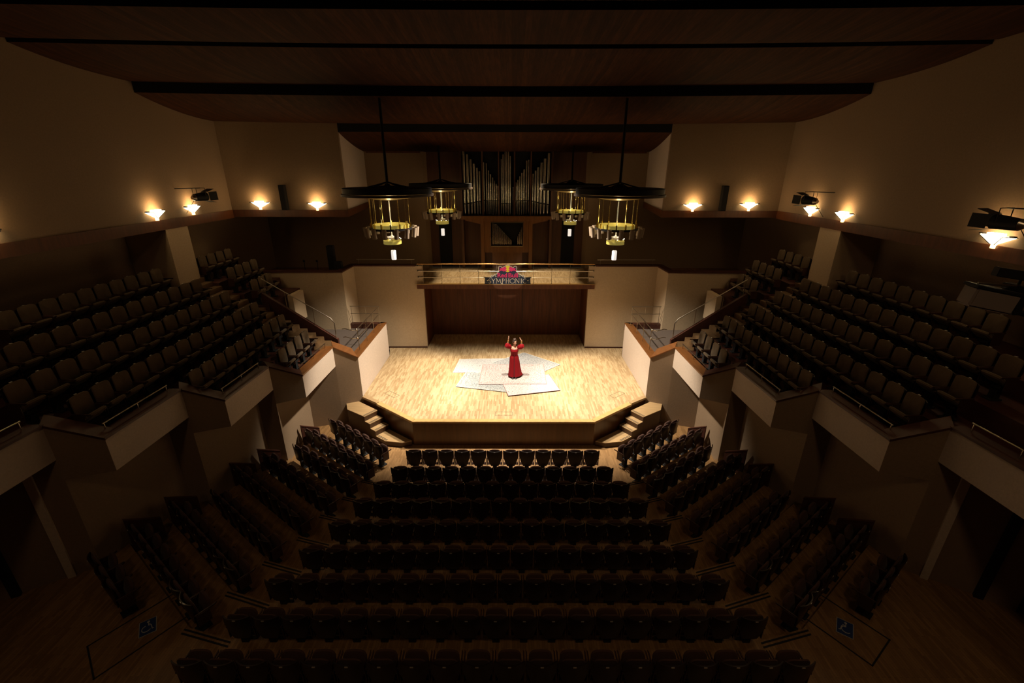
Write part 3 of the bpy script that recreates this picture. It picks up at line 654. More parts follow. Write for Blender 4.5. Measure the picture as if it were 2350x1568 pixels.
for i, (x, lab) in enumerate(((-9.35, 'thin dark music stand behind left choir parapet, left one'), (-8.75, 'thin dark music stand behind left choir parapet, right one'))):
    o = empty('music_stand', lab, 'music stand', (x, 20.7, 4.34), 0, 'music stands')
    MB().tube([(0, 0, 0.02), (0.03, 0, 1.2)], 0.014, 8).build('pole', M['black'], o)
    MB().tube([(-0.2, -0.1, 0.01), (0, 0, 0.15), (0.2, -0.1, 0.01)], 0.01, 6).tube([(0, 0, 0.15), (0, 0.22, 0.01)], 0.01, 6).build('tripod', M['black'], o)
    MB().box(-0.02, 0.06, -0.02, 0.02, 1.15, 1.24).build('desk_clamp', M['black'], o)

# theatre spotlights clamped to the side walls
def spotlight(x, y, z, rz, tilt, size, label, arm):
    o = empty('spotlight', label, 'spotlight', (x, y, z), rz)
    mt = Matrix.Rotation(tilt, 4, 'X'); k = size
    b = MB().tube([mt @ Vector((0, -0.26 * k, 0)), mt @ Vector((0, 0.12 * k, 0))], [0.10 * k, 0.13 * k], 18)
    b.build('body', M['black'], o, smooth=True)
    bd = MB()
    for q in range(4):
        rq = mt @ Matrix.Rotation(q * math.pi / 2, 4, 'Y') @ Matrix.Translation((0, 0.13 * k, 0.13 * k)) @ Matrix.Rotation(R(14), 4, 'X')
        bd.box(-0.12 * k, 0.12 * k, 0, 0.24 * k, -0.004, 0.004, rq)
    bd.build('barn_doors', M['blackmatte'], o)
    MB().tube([mt @ Vector((0, -0.34 * k, 0)), mt @ Vector((0, -0.26 * k, 0))], [0.05 * k, 0.09 * k], 14).build('rear_cap', M['chrome'], o, smooth=True)
    MB().tube([(0.15 * k, 0, 0), (0.15 * k, 0, 0.24 * k), (-0.15 * k, 0, 0.24 * k), (-0.15 * k, 0, 0)], 0.012, 6).build('yoke', M['black'], o)
    MB().tube([(0, 0, 0.24 * k), (0, -0.1, 0.24 * k), arm], 0.014, 8).tube([(0, -0.35, 0.25 * k), (0, -0.36, -0.1), (arm[0] * 0.8, -0.42, -0.55)], 0.008, 6).build('arm', M['black'], o)
spotlight(-11.0, 17.15, 8.56, R(-12), R(3), 1.25, 'black theatre spotlight with barn doors over a sconce on left wall', (-0.5, -0.9, 0.3))
spotlight(11.0, 17.0, 8.48, R(12), R(3), 1.25, 'black theatre spotlight with barn doors near the right corner', (0.5, -0.9, 0.3))
spotlight(10.85, 9.95, 8.47, R(12), R(3), 1.25, 'black theatre spotlight at the right picture edge over a sconce', (0.55, -0.9, 0.3))

# lighting rig hanging at the right edge
rg = empty('lighting_rig', 'dark lamp housing hanging from a black truss at the right picture edge', 'stage light', (7.9, 6.9, 7.75))
MB().box(-0.10, 2.6, -0.05, 0.09, 0.22, 0.36, Matrix.Rotation(R(8), 4, 'Y') @ Matrix.Rotation(R(-14), 4, 'Z')).build('truss', M['black'], rg, bevel=0.01)
MB().box(-0.34, 0.28, -0.18, 0.14, -0.30, 0.02, Matrix.Rotation(R(-12), 4, 'Z') @ Matrix.Rotation(R(10), 4, 'Y')).build('housing', M['frosted'] if False else mat('grey_lamp_housing', (0.18, 0.14, 0.12), 0.6), rg, bevel=0.03, seg=3)
MB().box(-0.36, 0.30, -0.19, 0.15, 0.0, 0.05, Matrix.Rotation(R(-12), 4, 'Z') @ Matrix.Rotation(R(10), 4, 'Y')).box(0.26, 0.40, -0.16, 0.16, -0.36, 0.10).build('shell', M['black'], rg, bevel=0.01)
MB().tube([(-0.3, 0.0, 0.12), (0.9, -0.1, 0.05)], 0.018, 8).build('crossbar', M['chrome'], rg)
MB().tube([(0.35, 0, 0.0), (0.5, 0.05, -0.35), (0.9, 0.05, -0.45), (1.6, 0, -0.5)], 0.05, 10).tube([(0.35, 0.0, 0.05), (0.36, 0, 0.28)], 0.02, 8).build('bracket', M['black'], rg)
MB().tube([(2.3, -0.2, 0.25), (2.3, -0.2, 4.6)], 0.03, 8).build('suspension', M['black'], rg)

# ------------------------------------------------------------------ chandeliers
def chandelier_meshes():
    me = {}
    me['canopy'] = MB().lathe([(0.0, 0.26), (0.07, 0.26), (0.10, 0.20), (0.60, 0.14), (1.46, 0.125), (1.47, 0.12), (1.47, -0.05), (1.44, -0.05), (1.44, 0.03), (0.6, 0.04), (0.0, 0.04)], 48, caps=False).mesh('canopy', M['black'], smooth=True)
    t = MB()
    for i in range(8):
        a = i * math.pi / 4 + 0.2; t.tube([(0.05 * math.cos(a), 0.05 * math.sin(a), 0.30), (0.30 * math.cos(a), 0.30 * math.sin(a), 0.23), (0.68 * math.cos(a), 0.68 * math.sin(a), 0.14)], 0.020, 6)
    me['brace'] = t.mesh('brace', M['black'])
    me['rim'] = MB().lathe([(1.40, -0.13), (1.52, -0.13), (1.52, -0.06), (1.40, -0.06), (1.40, -0.13)], 48, caps=False).mesh('rim', mat('brown_rim', (0.03, 0.017, 0.010), 0.6), smooth=True)
    me['bowl'] = MB().lathe([(0.0, -0.27), (0.30, -0.26), (0.60, -0.225), (0.95, -0.16), (1.20, -0.10), (1.44, -0.04)], 40, caps=False).mesh('bowl', M['bowl'], smooth=True)
    r = MB()
    for i in range(14):
        a = i * 2 * math.pi / 14; r.tube([(0.66 * math.cos(a), 0.66 * math.sin(a), -0.24), (0.66 * math.cos(a), 0.66 * math.sin(a), -1.12)], 0.008, 6)
    me['rod'] = r
    me['ring'] = MB().lathe([(0.70, -1.24), (0.73, -1.24), (0.73, -1.17), (0.70, -1.17), (0.70, -1.24)], 40, caps=False).mesh('ring', M['black'], smooth=True)
    me['ring_band'] = MB().lathe([(0.60, -1.20), (0.61, -1.20), (0.61, -1.07), (0.60, -1.07), (0.60, -1.20)], 40, caps=False).mesh('ring_band', M['brasslit'], smooth=True)
    me['lower_ring'] = MB().lathe([(0.295, -1.74), (0.31, -1.74), (0.31, -1.62), (0.295, -1.62), (0.295, -1.74)], 32, caps=False).mesh('lower_ring', M['brasslit'], smooth=True)
    me['stem'] = MB().tube([(0, 0, -0.30), (0, 0, -1.52)], 0.016, 10).mesh('stem', mat('lit_brass_stem', (0.8, 0.7, 0.4), 0.3, 0.6, emit=(1.0, 0.85, 0.5), estr=0.6))
    me['dish'] = MB().lathe([(0.0, -1.56), (0.10, -1.55), (0.20, -1.50), (0.22, -1.50), (0.10, -1.58), (0.0, -1.60)], 24, caps=False).ball((0, 0, -1.48), 0.05, 12, 8).mesh('dish', M['crystal'], smooth=True)
    me['cable'] = MB().tube([(0, 0, -1.58), (0, 0, -2.0)], 0.006, 6).mesh('cable', M['black'])
    me['pendant'] = MB().lathe([(0.0, -2.30), (0.075, -2.30), (0.085, -2.28), (0.085, -1.99), (0.075, -1.97), (0.0, -1.97)], 20, caps=False).mesh('pendant_lamp', M['pend'], smooth=True)
    me['cyl'] = MB().lathe([(0.068, -0.16), (0.074, -0.16), (0.074, 0.16), (0.068, 0.16), (0.068, -0.16)], 14, caps=False).mesh('glass_cylinder', M['frosted'], smooth=True)
    me['clip'] = MB().box(-0.03, 0.03, -0.02, 0.02, -0.06, 0.12).mesh('clip', M['brass'])
    me['bulb'] = MB().ball((0, 0, 0), 0.03, 10, 8).mesh('bulb', M['bulb'], smooth=True)
    return me
ch = chandelier_meshes()
rodm = MB().tube([(0, 0, -0.24), (0, 0, -1.12)], 0.009, 6).mesh('rod', M['brass'])
def chandelier(x, y, z, top, label):
    o = empty('chandelier', label, 'chandelier', (x, y, z), 0, 'disc canopy chandeliers over the platform')
    for k in ('canopy', 'brace', 'rim', 'bowl', 'ring', 'ring_band', 'lower_ring', 'stem', 'dish', 'cable', 'pendant'):
        c = bpy.data.objects.new(ch[k].name.split('.')[0], ch[k]); col.objects.link(c); c.parent = o
    MB().tube([(0, 0, 0.28), (0, 0, top - z)], 0.045, 10).build('pole', M['black'], o, smooth=True)
    for i in range(14):
        a = i * 2 * math.pi / 14
        c = bpy.data.objects.new('rod', rodm); col.objects.link(c); c.parent = o; c.location = (0.66 * math.cos(a), 0.66 * math.sin(a), 0)
        k2 = bpy.data.objects.new('glass_cylinder', ch['cyl']); col.objects.link(k2); k2.parent = o; k2.location = (0.86 * math.cos(a + 0.2), 0.86 * math.sin(a + 0.2), -1.32)
        k2.rotation_euler = (0, 0.14, a + 0.2)
        k3 = bpy.data.objects.new('clip', ch['clip']); col.objects.link(k3); k3.parent = o; k3.location = (0.68 * math.cos(a), 0.68 * math.sin(a), -1.14); k3.rotation_euler = (0, 0, a)
    for i in range(8):
        a = i * math.pi / 4
        k4 = bpy.data.objects.new('bulb', ch['bulb']); col.objects.link(k4); k4.parent = o; k4.location = (0.30 * math.cos(a), 0.30 * math.sin(a), -1.56)
        k4.scale = (0.5, 0.5, 0.5)
    lamp('POINT', (x, y, z - 1.0), 9, (1.0, 0.80, 0.45), 0.10, name='chandelier_light')
    lamp('POINT', (x, y, z - 0.55), 5, (1.0, 0.78, 0.42), 0.05, name='chandelier_light')
chandelier(-3.91, 16.0, 8.80, 12.0, 'left front disc chandelier on a long black pole')
chandelier(3.93, 16.0, 8.80, 12.0, 'right front disc chandelier on a long black pole')
chandelier(-3.10, 22.5, 8.76, 10.75, 'left rear disc chandelier, partly hidden behind the left front one')
chandelier(3.12, 22.5, 8.74, 10.75, 'right rear disc chandelier, partly hidden behind the right front one')

# ------------------------------------------------------------------ pipe organ
og = empty('pipe_organ', 'pipe organ with fans of silvery pipes above a wooden case', 'organ', (0, 25.0, 4.34))
def OX(px): return (1040 + px / 5.6 - 1163.5) * 0.0224
def OZ(py): return 10.41 - (320 + py / 5.6 - 345) * 0.02153
pp = [(140, 120), (187, 190), (230, 252), (270, 305), (310, 355), (342, 400), (390, 285), (428, 300), (456, 390), (483, 440), (511, 480), (536, 520), (559, 560), (580, 585), (597, 605),
      (625, 250), (648, 190), (675, 110), (697, 108), (720, 145), (742, 210),
      (779, 600), (797, 570), (817, 540), (841, 510), (866, 465), (892, 420), (922, 375), (955, 265), (986, 255), (1035, 430), (1070, 390), (1104, 350), (1144, 290), (1188, 240), (1238, 170)]
for i, (px, py) in enumerate(pp):
    grp = 0 if i < 6 else 1 if i < 15 else 2 if i < 21 else 3 if i < 30 else 4
    nx = pp[min(i + 1, len(pp) - 1)][0] - px if i + 1 < len(pp) and grp == (0 if i + 1 < 6 else 1 if i + 1 < 15 else 2 if i + 1 < 21 else 3 if i + 1 < 30 else 4) else px - pp[i - 1][0]
    r = max(0.034, abs(nx) / 5.6 * 0.0224 * 0.40); x = OX(px); zt = OZ(py) - 4.34
    zm = {0: OZ(830 - 8 * i), 1: OZ(785), 2: OZ(820), 3: OZ(785), 4: OZ(790 + 9 * max(0, i - 30))}[grp] - 4.34
    p = MB().lathe([(0.012, 2.88), (r * 0.55, 2.95), (r * 0.98, zm - 0.02), (r, zm), (r, zt), (r * 0.86, zt), (r * 0.86, zm + 0.3)], 14, caps=False)
    o = p.build('pipe', M['pipe'], og, smooth=True, loc=(x, -0.12 if grp in (0, 2, 4) else 0.02, 0))
    MB().box(-r * 0.7, r * 0.7, -r * 1.04, -r * 0.7, zm, zm + r * 0.8).build('mouth', M['blackmatte'], o)
MB().box(-2.42, 2.42, 0.20, 0.28, 2.8, 6.25).build('back_panel', M['gap'], og)
for x in (-2.36, -1.25, -0.40, 0.42, 1.27, 2.38): MB().box(x - 0.03, x + 0.03, -0.25, 0.25, 2.8, 6.2).build('divider', M['organdark'], og)
MB().box(-2.45, 2.45, -0.38, 0.45, 2.66, 2.84).build('shelf', M['organwood'], og, bevel=0.01)
for s in (-1, 1): MB().prism(mx([(1.25, -0.36), (2.2, -0.36), (2.2, 0.45), (1.25, 0.45)], s), lambda x, y: 2.66 - (2.2 - abs(x)) * 0.22 - 0.05, 2.66).build('bracket', M['organwood'], og)
MB().box(-1.36, 1.36, 0.05, 0.5, 0.0, 2.66).build('case', M['organdark'], og)
for x in (-1.3, 1.3): MB().box(x - 0.10, x + 0.10, -0.30, 0.1, 0.0, 2.7).build('post', M['organwood'], og, bevel=0.006)
for (x0, x1, z0, z1) in ((-1.2, -0.86, 0.9, 2.66), (0.90, 1.2, 0.9, 2.66), (-0.86, 0.90, 2.52, 2.66), (-0.86, 0.90, 0.9, 1.22)): MB().box(x0, x1, -0.25, 0.05, z0, z1).build('case_panel', M['organwood'], og)
MB().box(-0.8, 0.85, -0.05, 0.05, 0.0, 0.9).build('lower_door', M['organwood'], og)
for (x0, x1, z0, z1) in ((-0.86, 0.90, 1.22, 1.25), (-0.86, 0.90, 2.49, 2.52), (-0.86, -0.84, 1.22, 2.52), (0.88, 0.90, 1.22, 2.52)): MB().box(x0, x1, -0.27, -0.24, z0, z1).build('frame', M['chrome'], og)
MB().box(-0.84, 0.88, 0.04, 0.06, 1.25, 2.49).build('niche_back', M['gap'], og)
for i in range(20):
    x = -0.78 + i * 0.055; h = 2.46 - 0.02 * i if i < 4 else 2.46 - 0.058 * (i - 3)
    MB().lathe([(0.005, 1.26), (0.018, 1.36), (0.018, h)], 8).build('small_pipe', M['pipe'], og, smooth=True, loc=(x, -0.08, 0))
for i in range(5):
    x = 0.60 + i * 0.055; MB().lathe([(0.005, 1.26), (0.018, 1.36), (0.018, 1.75 + i * 0.12)], 8).build('small_pipe', M['pipe'], og, smooth=True, loc=(x, -0.08, 0))

# ------------------------------------------------------------------ rugs
def rug_mat(name, base, ink, dens, seed):
    m = mat(name, base, 0.95, spec=0.1)
    v = coords(m); n1 = noise(m, v, 16, 6, 0.85); n2 = noise(m, v, 3.0 + seed, 3)
    a = ramp(m, n1, [(dens - 0.06, ink), (dens + 0.03, base)])
    n2b = nd(m, 'ShaderNodeMath', operation='MULTIPLY'); lk(m, n2, n2b.inputs[0]); n2b.inputs[1].default_value = 0.7
    a = mixc(m, n2b.outputs[0], a, base)
    vo = nd(m, 'ShaderNodeTexVoronoi', feature='F1'); vo.inputs['Scale'].default_value = 9.0; lk(m, v, vo.inputs['Vector'])
    wv = nd(m, 'ShaderNodeMath', operation='SINE'); ml = nd(m, 'ShaderNodeMath', operation='MULTIPLY'); lk(m, vo.outputs['Distance'], ml.inputs[0]); ml.inputs[1].default_value = 22.0; lk(m, ml.outputs[0], wv.inputs[0])
    r = nd(m, 'ShaderNodeMath', operation='GREATER_THAN'); lk(m, wv.outputs[0], r.inputs[0]); r.inputs[1].default_value = 0.75
    n3 = noise(m, v, 30, 3, 0.8); f0 = nd(m, 'ShaderNodeMath', operation='GREATER_THAN'); lk(m, n3, f0.inputs[0]); f0.inputs[1].default_value = 0.5
    f = nd(m, 'ShaderNodeMath', operation='MULTIPLY'); lk(m, r.outputs[0], f.inputs[0]); lk(m, f0.outputs[0], f.inputs[1])
    a = mixc(m, f.outputs[0], a, ink); lk(m, a, bsdf(m).inputs['Base Color'])
    return m
RUGS = [('faded cream rug with grey pattern at the back left of the rug stack', [(-2.34, 18.2), (-0.24, 18.25), (-0.11, 19.83), (-2.2, 19.72)], (0.41, 0.40, 0.39), (0.12, 0.125, 0.13), 0.42, (0.6, 0.55, 0.5)),
        ('faded grey and cream rug turned diagonally at the back right', [(1.16, 17.75), (2.55, 19.1), (0.9, 20.55), (-0.65, 19.3)], (0.36, 0.355, 0.345), (0.09, 0.10, 0.115), 0.48, (0.7, 0.66, 0.6)),
        ('grey distressed rug at the front left of the rug stack', [(-2.04, 16.79), (0.48, 16.22), (0.8, 17.7), (-1.73, 18.29)], (0.34, 0.345, 0.33), (0.07, 0.085, 0.10), 0.50, (0.75, 0.72, 0.65)),
        ('pale pinkish rug with dark red edge at the front right', [(0.15, 15.95), (2.29, 16.45), (1.94, 17.98), (-0.2, 17.5)], (0.42, 0.39, 0.375), (0.18, 0.10, 0.095), 0.44, (0.22, 0.08, 0.07)),
        ('cream rug with reddish floral pattern on top, singer standing on it', [(-1.09, 16.97), (1.77, 17.0), (1.77, 19.05), (-1.05, 18.97)], (0.42, 0.385, 0.365), (0.19, 0.065, 0.065), 0.46, (0.42, 0.17, 0.14))]
for i, (lab, poly, base, ink, dens, bord) in enumerate(RUGS):
    z = ST + 0.002 + i * 0.011
    c = Vector((sum(p[0] for p in poly) / 4, sum(p[1] for p in poly) / 4))
    o = empty('rug', lab, 'rug', (c.x, c.y, z), 0, 'overlapping rugs on the platform')
    L = [(p[0] - c.x, p[1] - c.y) for p in poly]
    MB().prism(L, 0, 0.009).build('pile', rug_mat('rug_pile', base, ink, dens, i), o)
    b = MB()
    for j in range(4):
        a, d = Vector(L[j]), Vector(L[(j + 1) % 4]); ai, di = a * 0.985, d * 0.985
        b.prism([tuple(a), tuple(d), tuple(di), tuple(ai)], 0, 0.0105)
        if i in (0, 2, 4): b.prism([tuple(a * 0.86), tuple(d * 0.86), tuple(d * 0.852), tuple(a * 0.852)], 0.005, 0.0102)
    b.build('border', mat('rug_border', bord, 0.95), o)

# ------------------------------------------------------------------ wheelchair bays
for s, lab in ((1, 'right'), (-1, 'left')):
    Z = RISE * 7 + 0.003
    q = [(6.18, 6.49), (6.90, 6.98), (7.60, 6.00), (6.88, 5.50)]
    if s < 0: q = [(6.18, 6.55), (6.9, 7.0), (7.75, 5.85), (7.1, 5.25)]
    t = MB(); c = Vector((sum(p[0] for p in q) / 4, sum(p[1] for p in q) / 4))
    for j in range(4):
        a, b = Vector(q[j]), Vector(q[(j + 1) % 4]); d = (b - a).normalized(); n = Vector((-d.y, d.x)) * 0.028
        if j == 0: continue
        t.prism([(s * (p.x - c.x), p.y - c.y) for p in (a, b, b - n, a - n)] if s > 0 else [(s * (p.x - c.x), p.y - c.y) for p in (a, b, b - n, a - n)], 0, 0.003)
    o = t.build('floor_tape', M['blackmatte'], loc=(s * c.x, c.y, Z)); tag(o, 'black tape outline of the %s wheelchair bay on parquet' % lab, 'floor marking')
    cc = Vector((6.88, 6.24)); o = empty('wheelchair_sign', 'blue wheelchair symbol panel lying inside the %s taped bay' % lab, 'sign', (s * cc.x, cc.y, Z), s * R(-36), 'wheelchair floor panels')
    MB().box(-0.14, 0.14, -0.19, 0.19, 0, 0.004).build('border', mat('white_edge', (0.45, 0.45, 0.43), 0.5), o)
    MB().box(-0.13, 0.13, -0.18, 0.18, 0.0, 0.006).build('panel', mat('sign_blue', (0.015, 0.04, 0.16), 0.5), o)
    g = MB(); sg = s
    g.lathe([(0.024, 0.006), (0.024, 0.008)], 12, (0.01, 0.125))
    g.tube([(0.01, 0.10, 0.007), (0.015, 0.03, 0.007), (-0.055 * sg, 0.02, 0.007), (-0.075 * sg, -0.09, 0.007), (-0.10 * sg, -0.085, 0.007)], 0.009, 6)
    g.tube([(0.012, 0.06, 0.007), (-0.045 * sg, 0.055, 0.007)], 0.007, 6)
    arc = [(0.02 * sg + 0.075 * math.cos(R(a)), -0.035 + 0.075 * math.sin(R(a)), 0.007) for a in range(100, 340, 15)]
    g.tube([(p[0] * (1 if sg > 0 else -1) * sg, p[1], p[2]) for p in arc], 0.008, 6)
    g.build('symbol', mat('sign_white', (0.45, 0.45, 0.45), 0.5), o)

# side doors by the rear of the stalls, low wall behind the last row
for s in (-1, 1):
    a = Vector((9.04, 7.71)); b = Vector((12.6, 5.45)); d = (b - a).normalized(); n = Vector((d.y, -d.x))
    def W(t, o): p = a + d * t + n * o; return (s * p.x, p.y)
    nm = 'door_%d' % (3 if s < 0 else 4)
    struct(nm, MB().prism([W(1.35, 0.0), W(2.9, 0.0), W(2.9, 0.05), W(1.35, 0.05)], 1.07, 3.2), M['plaster'])
    trim(MB().prism([W(1.30, 0.0), W(1.45, 0.0), W(1.45, 0.09), W(1.30, 0.09)], 1.07, 3.3), M['blackmatte'])
    trim(MB().prism([W(1.95, 0.0), W(2.08, 0.0), W(2.08, 0.09), W(1.95, 0.09)], 1.07, 3.3), M['blackmatte'])
    trim(MB().prism([W(0.42, 0.0), W(0.56, 0.0), W(0.56, 0.07), W(0.42, 0.07)], 0.9, 3.9), M['plaster_lit_pale'])
struct('wall_back', MB().box(-3.6, 3.6, 3.55, 3.7, 1.0, 1.55), M['capdark'])
trim(MB().box(-3.62, 3.62, 3.48, 3.76, 1.55, 1.60), M['band'], bevel=0.01)

# ------------------------------------------------------------------ event sign on the gallery railing
def outline_poly(pts, z0, z1, mb=None):      # pts in (x, z), extruded along y
    mb = mb or MB(); n = len(pts)
    a = sum(pts[i][0] * pts[(i + 1) % n][1] - pts[(i + 1) % n][0] * pts[i][1] for i in range(n))
    if a < 0: pts = pts[::-1]
    vs = [(p[0], z0, p[1]) for p in pts] + [(p[0], z1, p[1]) for p in pts]
    return mb.add(vs, [tuple(range(n)), tuple(range(n, 2 * n))[::-1]] + [(i, i + n, (i + 1) % n + n, (i + 1) % n) for i in range(n)])
def SX(px): return (px - 1180) / 2350 * 150 * 0.02085      # crop pixels to metres
def SZ(py): return (1000 - py) / 2350 * 150 * 0.0212
sign = empty('event_sign', 'dark blue event sign with red and yellow emblem on the gallery railing', 'sign', (0.09, 21.13, 4.31))
m_navy = mat('sign_navy', (0.008, 0.020, 0.048), 0.5); m_cream = mat('sign_cream', (0.85, 0.74, 0.52), 0.5)
m_red = mat('sign_magenta_red', (0.78, 0.02, 0.14), 0.5); m_yel = mat('sign_yellow', (0.90, 0.70, 0.02), 0.5)
half = [(1180, 275), (1235, 290), (1290, 325), (1370, 375), (1410, 340), (1450, 318), (1500, 335), (1510, 400), (1500, 520), (1560, 550), (1570, 600), (1640, 612), (1700, 650), (1760, 640), (1795, 690), (1780, 715), (2030, 700), (2045, 720), (2010, 770), (2015, 900), (2035, 990), (1420, 985)]
full = half + [(1180, 985), (1060, 985), (1010, 1012), (940, 1012), (890, 985)] + [(2360 - x, y) for x, y in half[::-1][1:-1]]
def scaled(pts, k, c=(1180, 700)): return [(c[0] + (x - c[0]) * k, c[1] + (y - c[1]) * k) for x, y in pts]
outline_poly([(SX(x), SZ(y)) for x, y in full], -0.005, 0.03).build('board', m_cream, sign)
def inset(pts, d):
    n = len(pts); out = []
    ar = sum(pts[i][0] * pts[(i + 1) % n][1] - pts[(i + 1) % n][0] * pts[i][1] for i in range(n)); sg = 1 if ar > 0 else -1
    for i in range(n):
        a, b, c = Vector(pts[i - 1]), Vector(pts[i]), Vector(pts[(i + 1) % n])
        d1 = (b - a).normalized(); d2 = (c - b).normalized(); nn = Vector((-d1.y - d2.y, d1.x + d2.x)) * sg
        nn = nn / max(nn.length, 1e-6); k = d / max(0.5, abs(nn.dot(Vector((-d1.y, d1.x)) * sg)))
        out.append(tuple(b + nn * k))
    return out
outline_poly([(SX(x), SZ(y)) for x, y in inset(full, 17)], -0.012, 0.0).build('face', m_navy, sign)
disc = [(SX(1182 + 108 * math.cos(t)), SZ(418 + 120 * math.sin(t))) for t in [i * 2 * math.pi / 40 for i in range(40)]]
outline_poly(disc, -0.016, -0.01).build('yellow_disc', m_yel, sign)
bull = [(1255, 345), (1330, 362), (1400, 395), (1440, 400), (1470, 365), (1462, 410), (1440, 430), (1478, 480), (1475, 510), (1440, 490), (1400, 470), (1380, 500), (1352, 478), (1320, 515), (1290, 495), (1240, 505), (1205, 480), (1225, 455), (1252, 470), (1240, 430), (1218, 420), (1232, 380)]
for k in (1, -1):
    outline_poly([(SX(1181 + k * (x - 1181)), SZ(y)) for x, y in bull], -0.020, -0.014).build('red_bull_shape', m_red, sign)
def text_mesh(txt, size, bold):
    c = bpy.data.curves.new('lettering', 'FONT'); c.body = txt; c.size = size; c.extrude = 0.004; c.offset = bold; c.align_x = 'LEFT'
    o = bpy.data.objects.new('tmp', c); col.objects.link(o); bpy.context.view_layer.update()
    me = bpy.data.meshes.new_from_object(o.evaluated_get(bpy.context.evaluated_depsgraph_get())); bpy.data.objects.remove(o)
    return me
def fit_text(txt, x0, x1, z0, z1, m, bold=0.0):
    me = text_mesh(txt, 1.0, bold); xs = [v.co.x for v in me.vertices]; ys = [v.co.y for v in me.vertices]
    kx = (x1 - x0) / (max(xs) - min(xs)); ky = (z1 - z0) / (max(ys) - min(ys)); mnx, mny = min(xs), min(ys)
    for v in me.vertices: v.co = Vector((x0 + (v.co.x - mnx) * kx, -0.017 + v.co.z * 0.5, z0 + (v.co.y - mny) * ky))
    me.materials.append(m); o = bpy.data.objects.new('lettering', me); col.objects.link(o); o.parent = sign
fit_text('Red', SX(818), SX(1160), SZ(725), SZ(565), m_red, 0.022)
fit_text('Bull', SX(1208), SX(1545), SZ(725), SZ(565), m_red, 0.022)
# thin Roman capitals with serifs, drawn as strokes: (points, width) in a 0..1 cell
def arc(cx, cy, rx, ry, a0, a1, n=14): return [(cx + rx * math.cos(R(a0 + (a1 - a0) * i / n)), cy + ry * math.sin(R(a0 + (a1 - a0) * i / n))) for i in range(n + 1)]
G = {'S': [(arc(0.5, 0.74, 0.36, 0.24, 40, 250) + arc(0.5, 0.26, 0.38, 0.25, 80, -150), 15)],
     'Y': [([(0.05, 1), (0.5, 0.5)], 16), ([(0.95, 1), (0.5, 0.5), (0.5, 0)], 13), ([(0.3, 0), (0.7, 0)], 6), ([(-0.08, 1), (0.2, 1)], 6)],
     'M': [([(0.05, 0), (0.15, 1)], 8), ([(-0.05, 1.06), (0.10, 1.02), (0.5, 0.25)], 15), ([(0.5, 0.25), (0.82, 1)], 8), ([(0.82, 1), (0.95, 0.15), (1.15, -0.15), (1.4, -0.17)], 15), ([(-0.08, 0), (0.18, 0)], 6)],
     'P': [([(0.2, 0), (0.2, 1)], 15), (arc(0.3, 0.74, 0.55, 0.26, 95, -95), 11), ([(0.03, 0), (0.42, 0)], 6), ([(0.05, 1), (0.3, 1)], 6)],
     'H': [([(0.15, 0), (0.15, 1)], 15), ([(0.85, 0), (0.85, 1)], 15), ([(0.15, 0.52), (0.85, 0.52)], 8), ([(0.0, 0), (0.3, 0)], 6), ([(0.0, 1), (0.3, 1)], 6), ([(0.7, 0), (1.0, 0)], 6), ([(0.7, 1), (1.0, 1)], 6)],
     'O': [(arc(0.5, 0.5, 0.5, 0.5, 0, 360, 28), 12)],
     'N': [([(0.12, 0), (0.12, 1)], 8), ([(0.0, 1), (0.12, 1), (0.88, 0.02)], 15), ([(0.88, 0), (0.88, 1)], 8), ([(0.0, 0), (0.25, 0)], 6), ([(0.75, 1), (1.0, 1)], 6)],
     'I': [([(0.5, 0), (0.5, 1)], 18), ([(0.1, 0), (0.9, 0)], 6), ([(0.1, 1), (0.9, 1)], 6)],
     'C': [(arc(0.55, 0.5, 0.5, 0.5, 50, 310, 22), 12)]}
for chh, x0, x1 in (('S', 480, 590), ('Y', 605, 730), ('M', 765, 935), ('P', 968, 1080), ('H', 1105, 1240), ('O', 1262, 1440), ('N', 1455, 1605), ('I', 1645, 1695), ('C', 1718, 1870)):
    b = MB()
    for pts, wd in G[chh]:
        P2 = [Vector((SX(x0 + (x1 - x0) * u), SZ(930 - 160 * v))) for u, v in pts]; hw = max(wd, 8) * 150 / 2350 * 0.021 / 2 * 1.15
        Lf, Rt = [], []
        for i_, p in enumerate(P2):
            d0 = (p - P2[i_ - 1]).normalized() if i_ else (P2[1] - p).normalized()
            d1 = (P2[i_ + 1] - p).normalized() if i_ < len(P2) - 1 else d0
            dd = (d0 + d1).normalized(); n = Vector((-dd.y, dd.x)) * hw / max(0.5, dd.dot(d0))
            Lf.append(p + n); Rt.append(p - n)
        o_ = len(b.v); k_ = len(P2)
        b.v += [(q.x, -0.020, q.y) for q in Lf] + [(q.x, -0.020, q.y) for q in Rt] + [(q.x, -0.010, q.y) for q in Lf] + [(q.x, -0.010, q.y) for q in Rt]
        for i_ in range(k_ - 1):
            b.f.append((o_ + i_, o_ + i_ + 1, o_ + k_ + i_ + 1, o_ + k_ + i_))
            b.f.append((o_ + i_, o_ + 2 * k_ + i_, o_ + 2 * k_ + i_ + 1, o_ + i_ + 1)); b.f.append((o_ + k_ + i_, o_ + k_ + i_ + 1, o_ + 3 * k_ + i_ + 1, o_ + 3 * k_ + i_))
    b.build('lettering', m_cream, sign)
orn = MB()
for k in (1, -1):
    for cx, cy, r0 in ((1605, 670, 28), (1755, 675, 26)):
        P2 = [Vector((SX(1180 + k * (cx - 1180) + r0 * math.cos(t)), SZ(cy + r0 * math.sin(t)))) for t in [i * 0.5 for i in range(11)]]
        orn.tube([(p.x, -0.014, p.y) for p in P2], 0.008, 5)
    orn.tube([(SX(1180 + k * (x - 1180)), -0.014, SZ(y)) for x, y in ((1605, 640), (1650, 636), (1700, 690), (1755, 700))], 0.009, 5)
orn.build('scroll_ornament', m_cream, sign)
bars = MB()
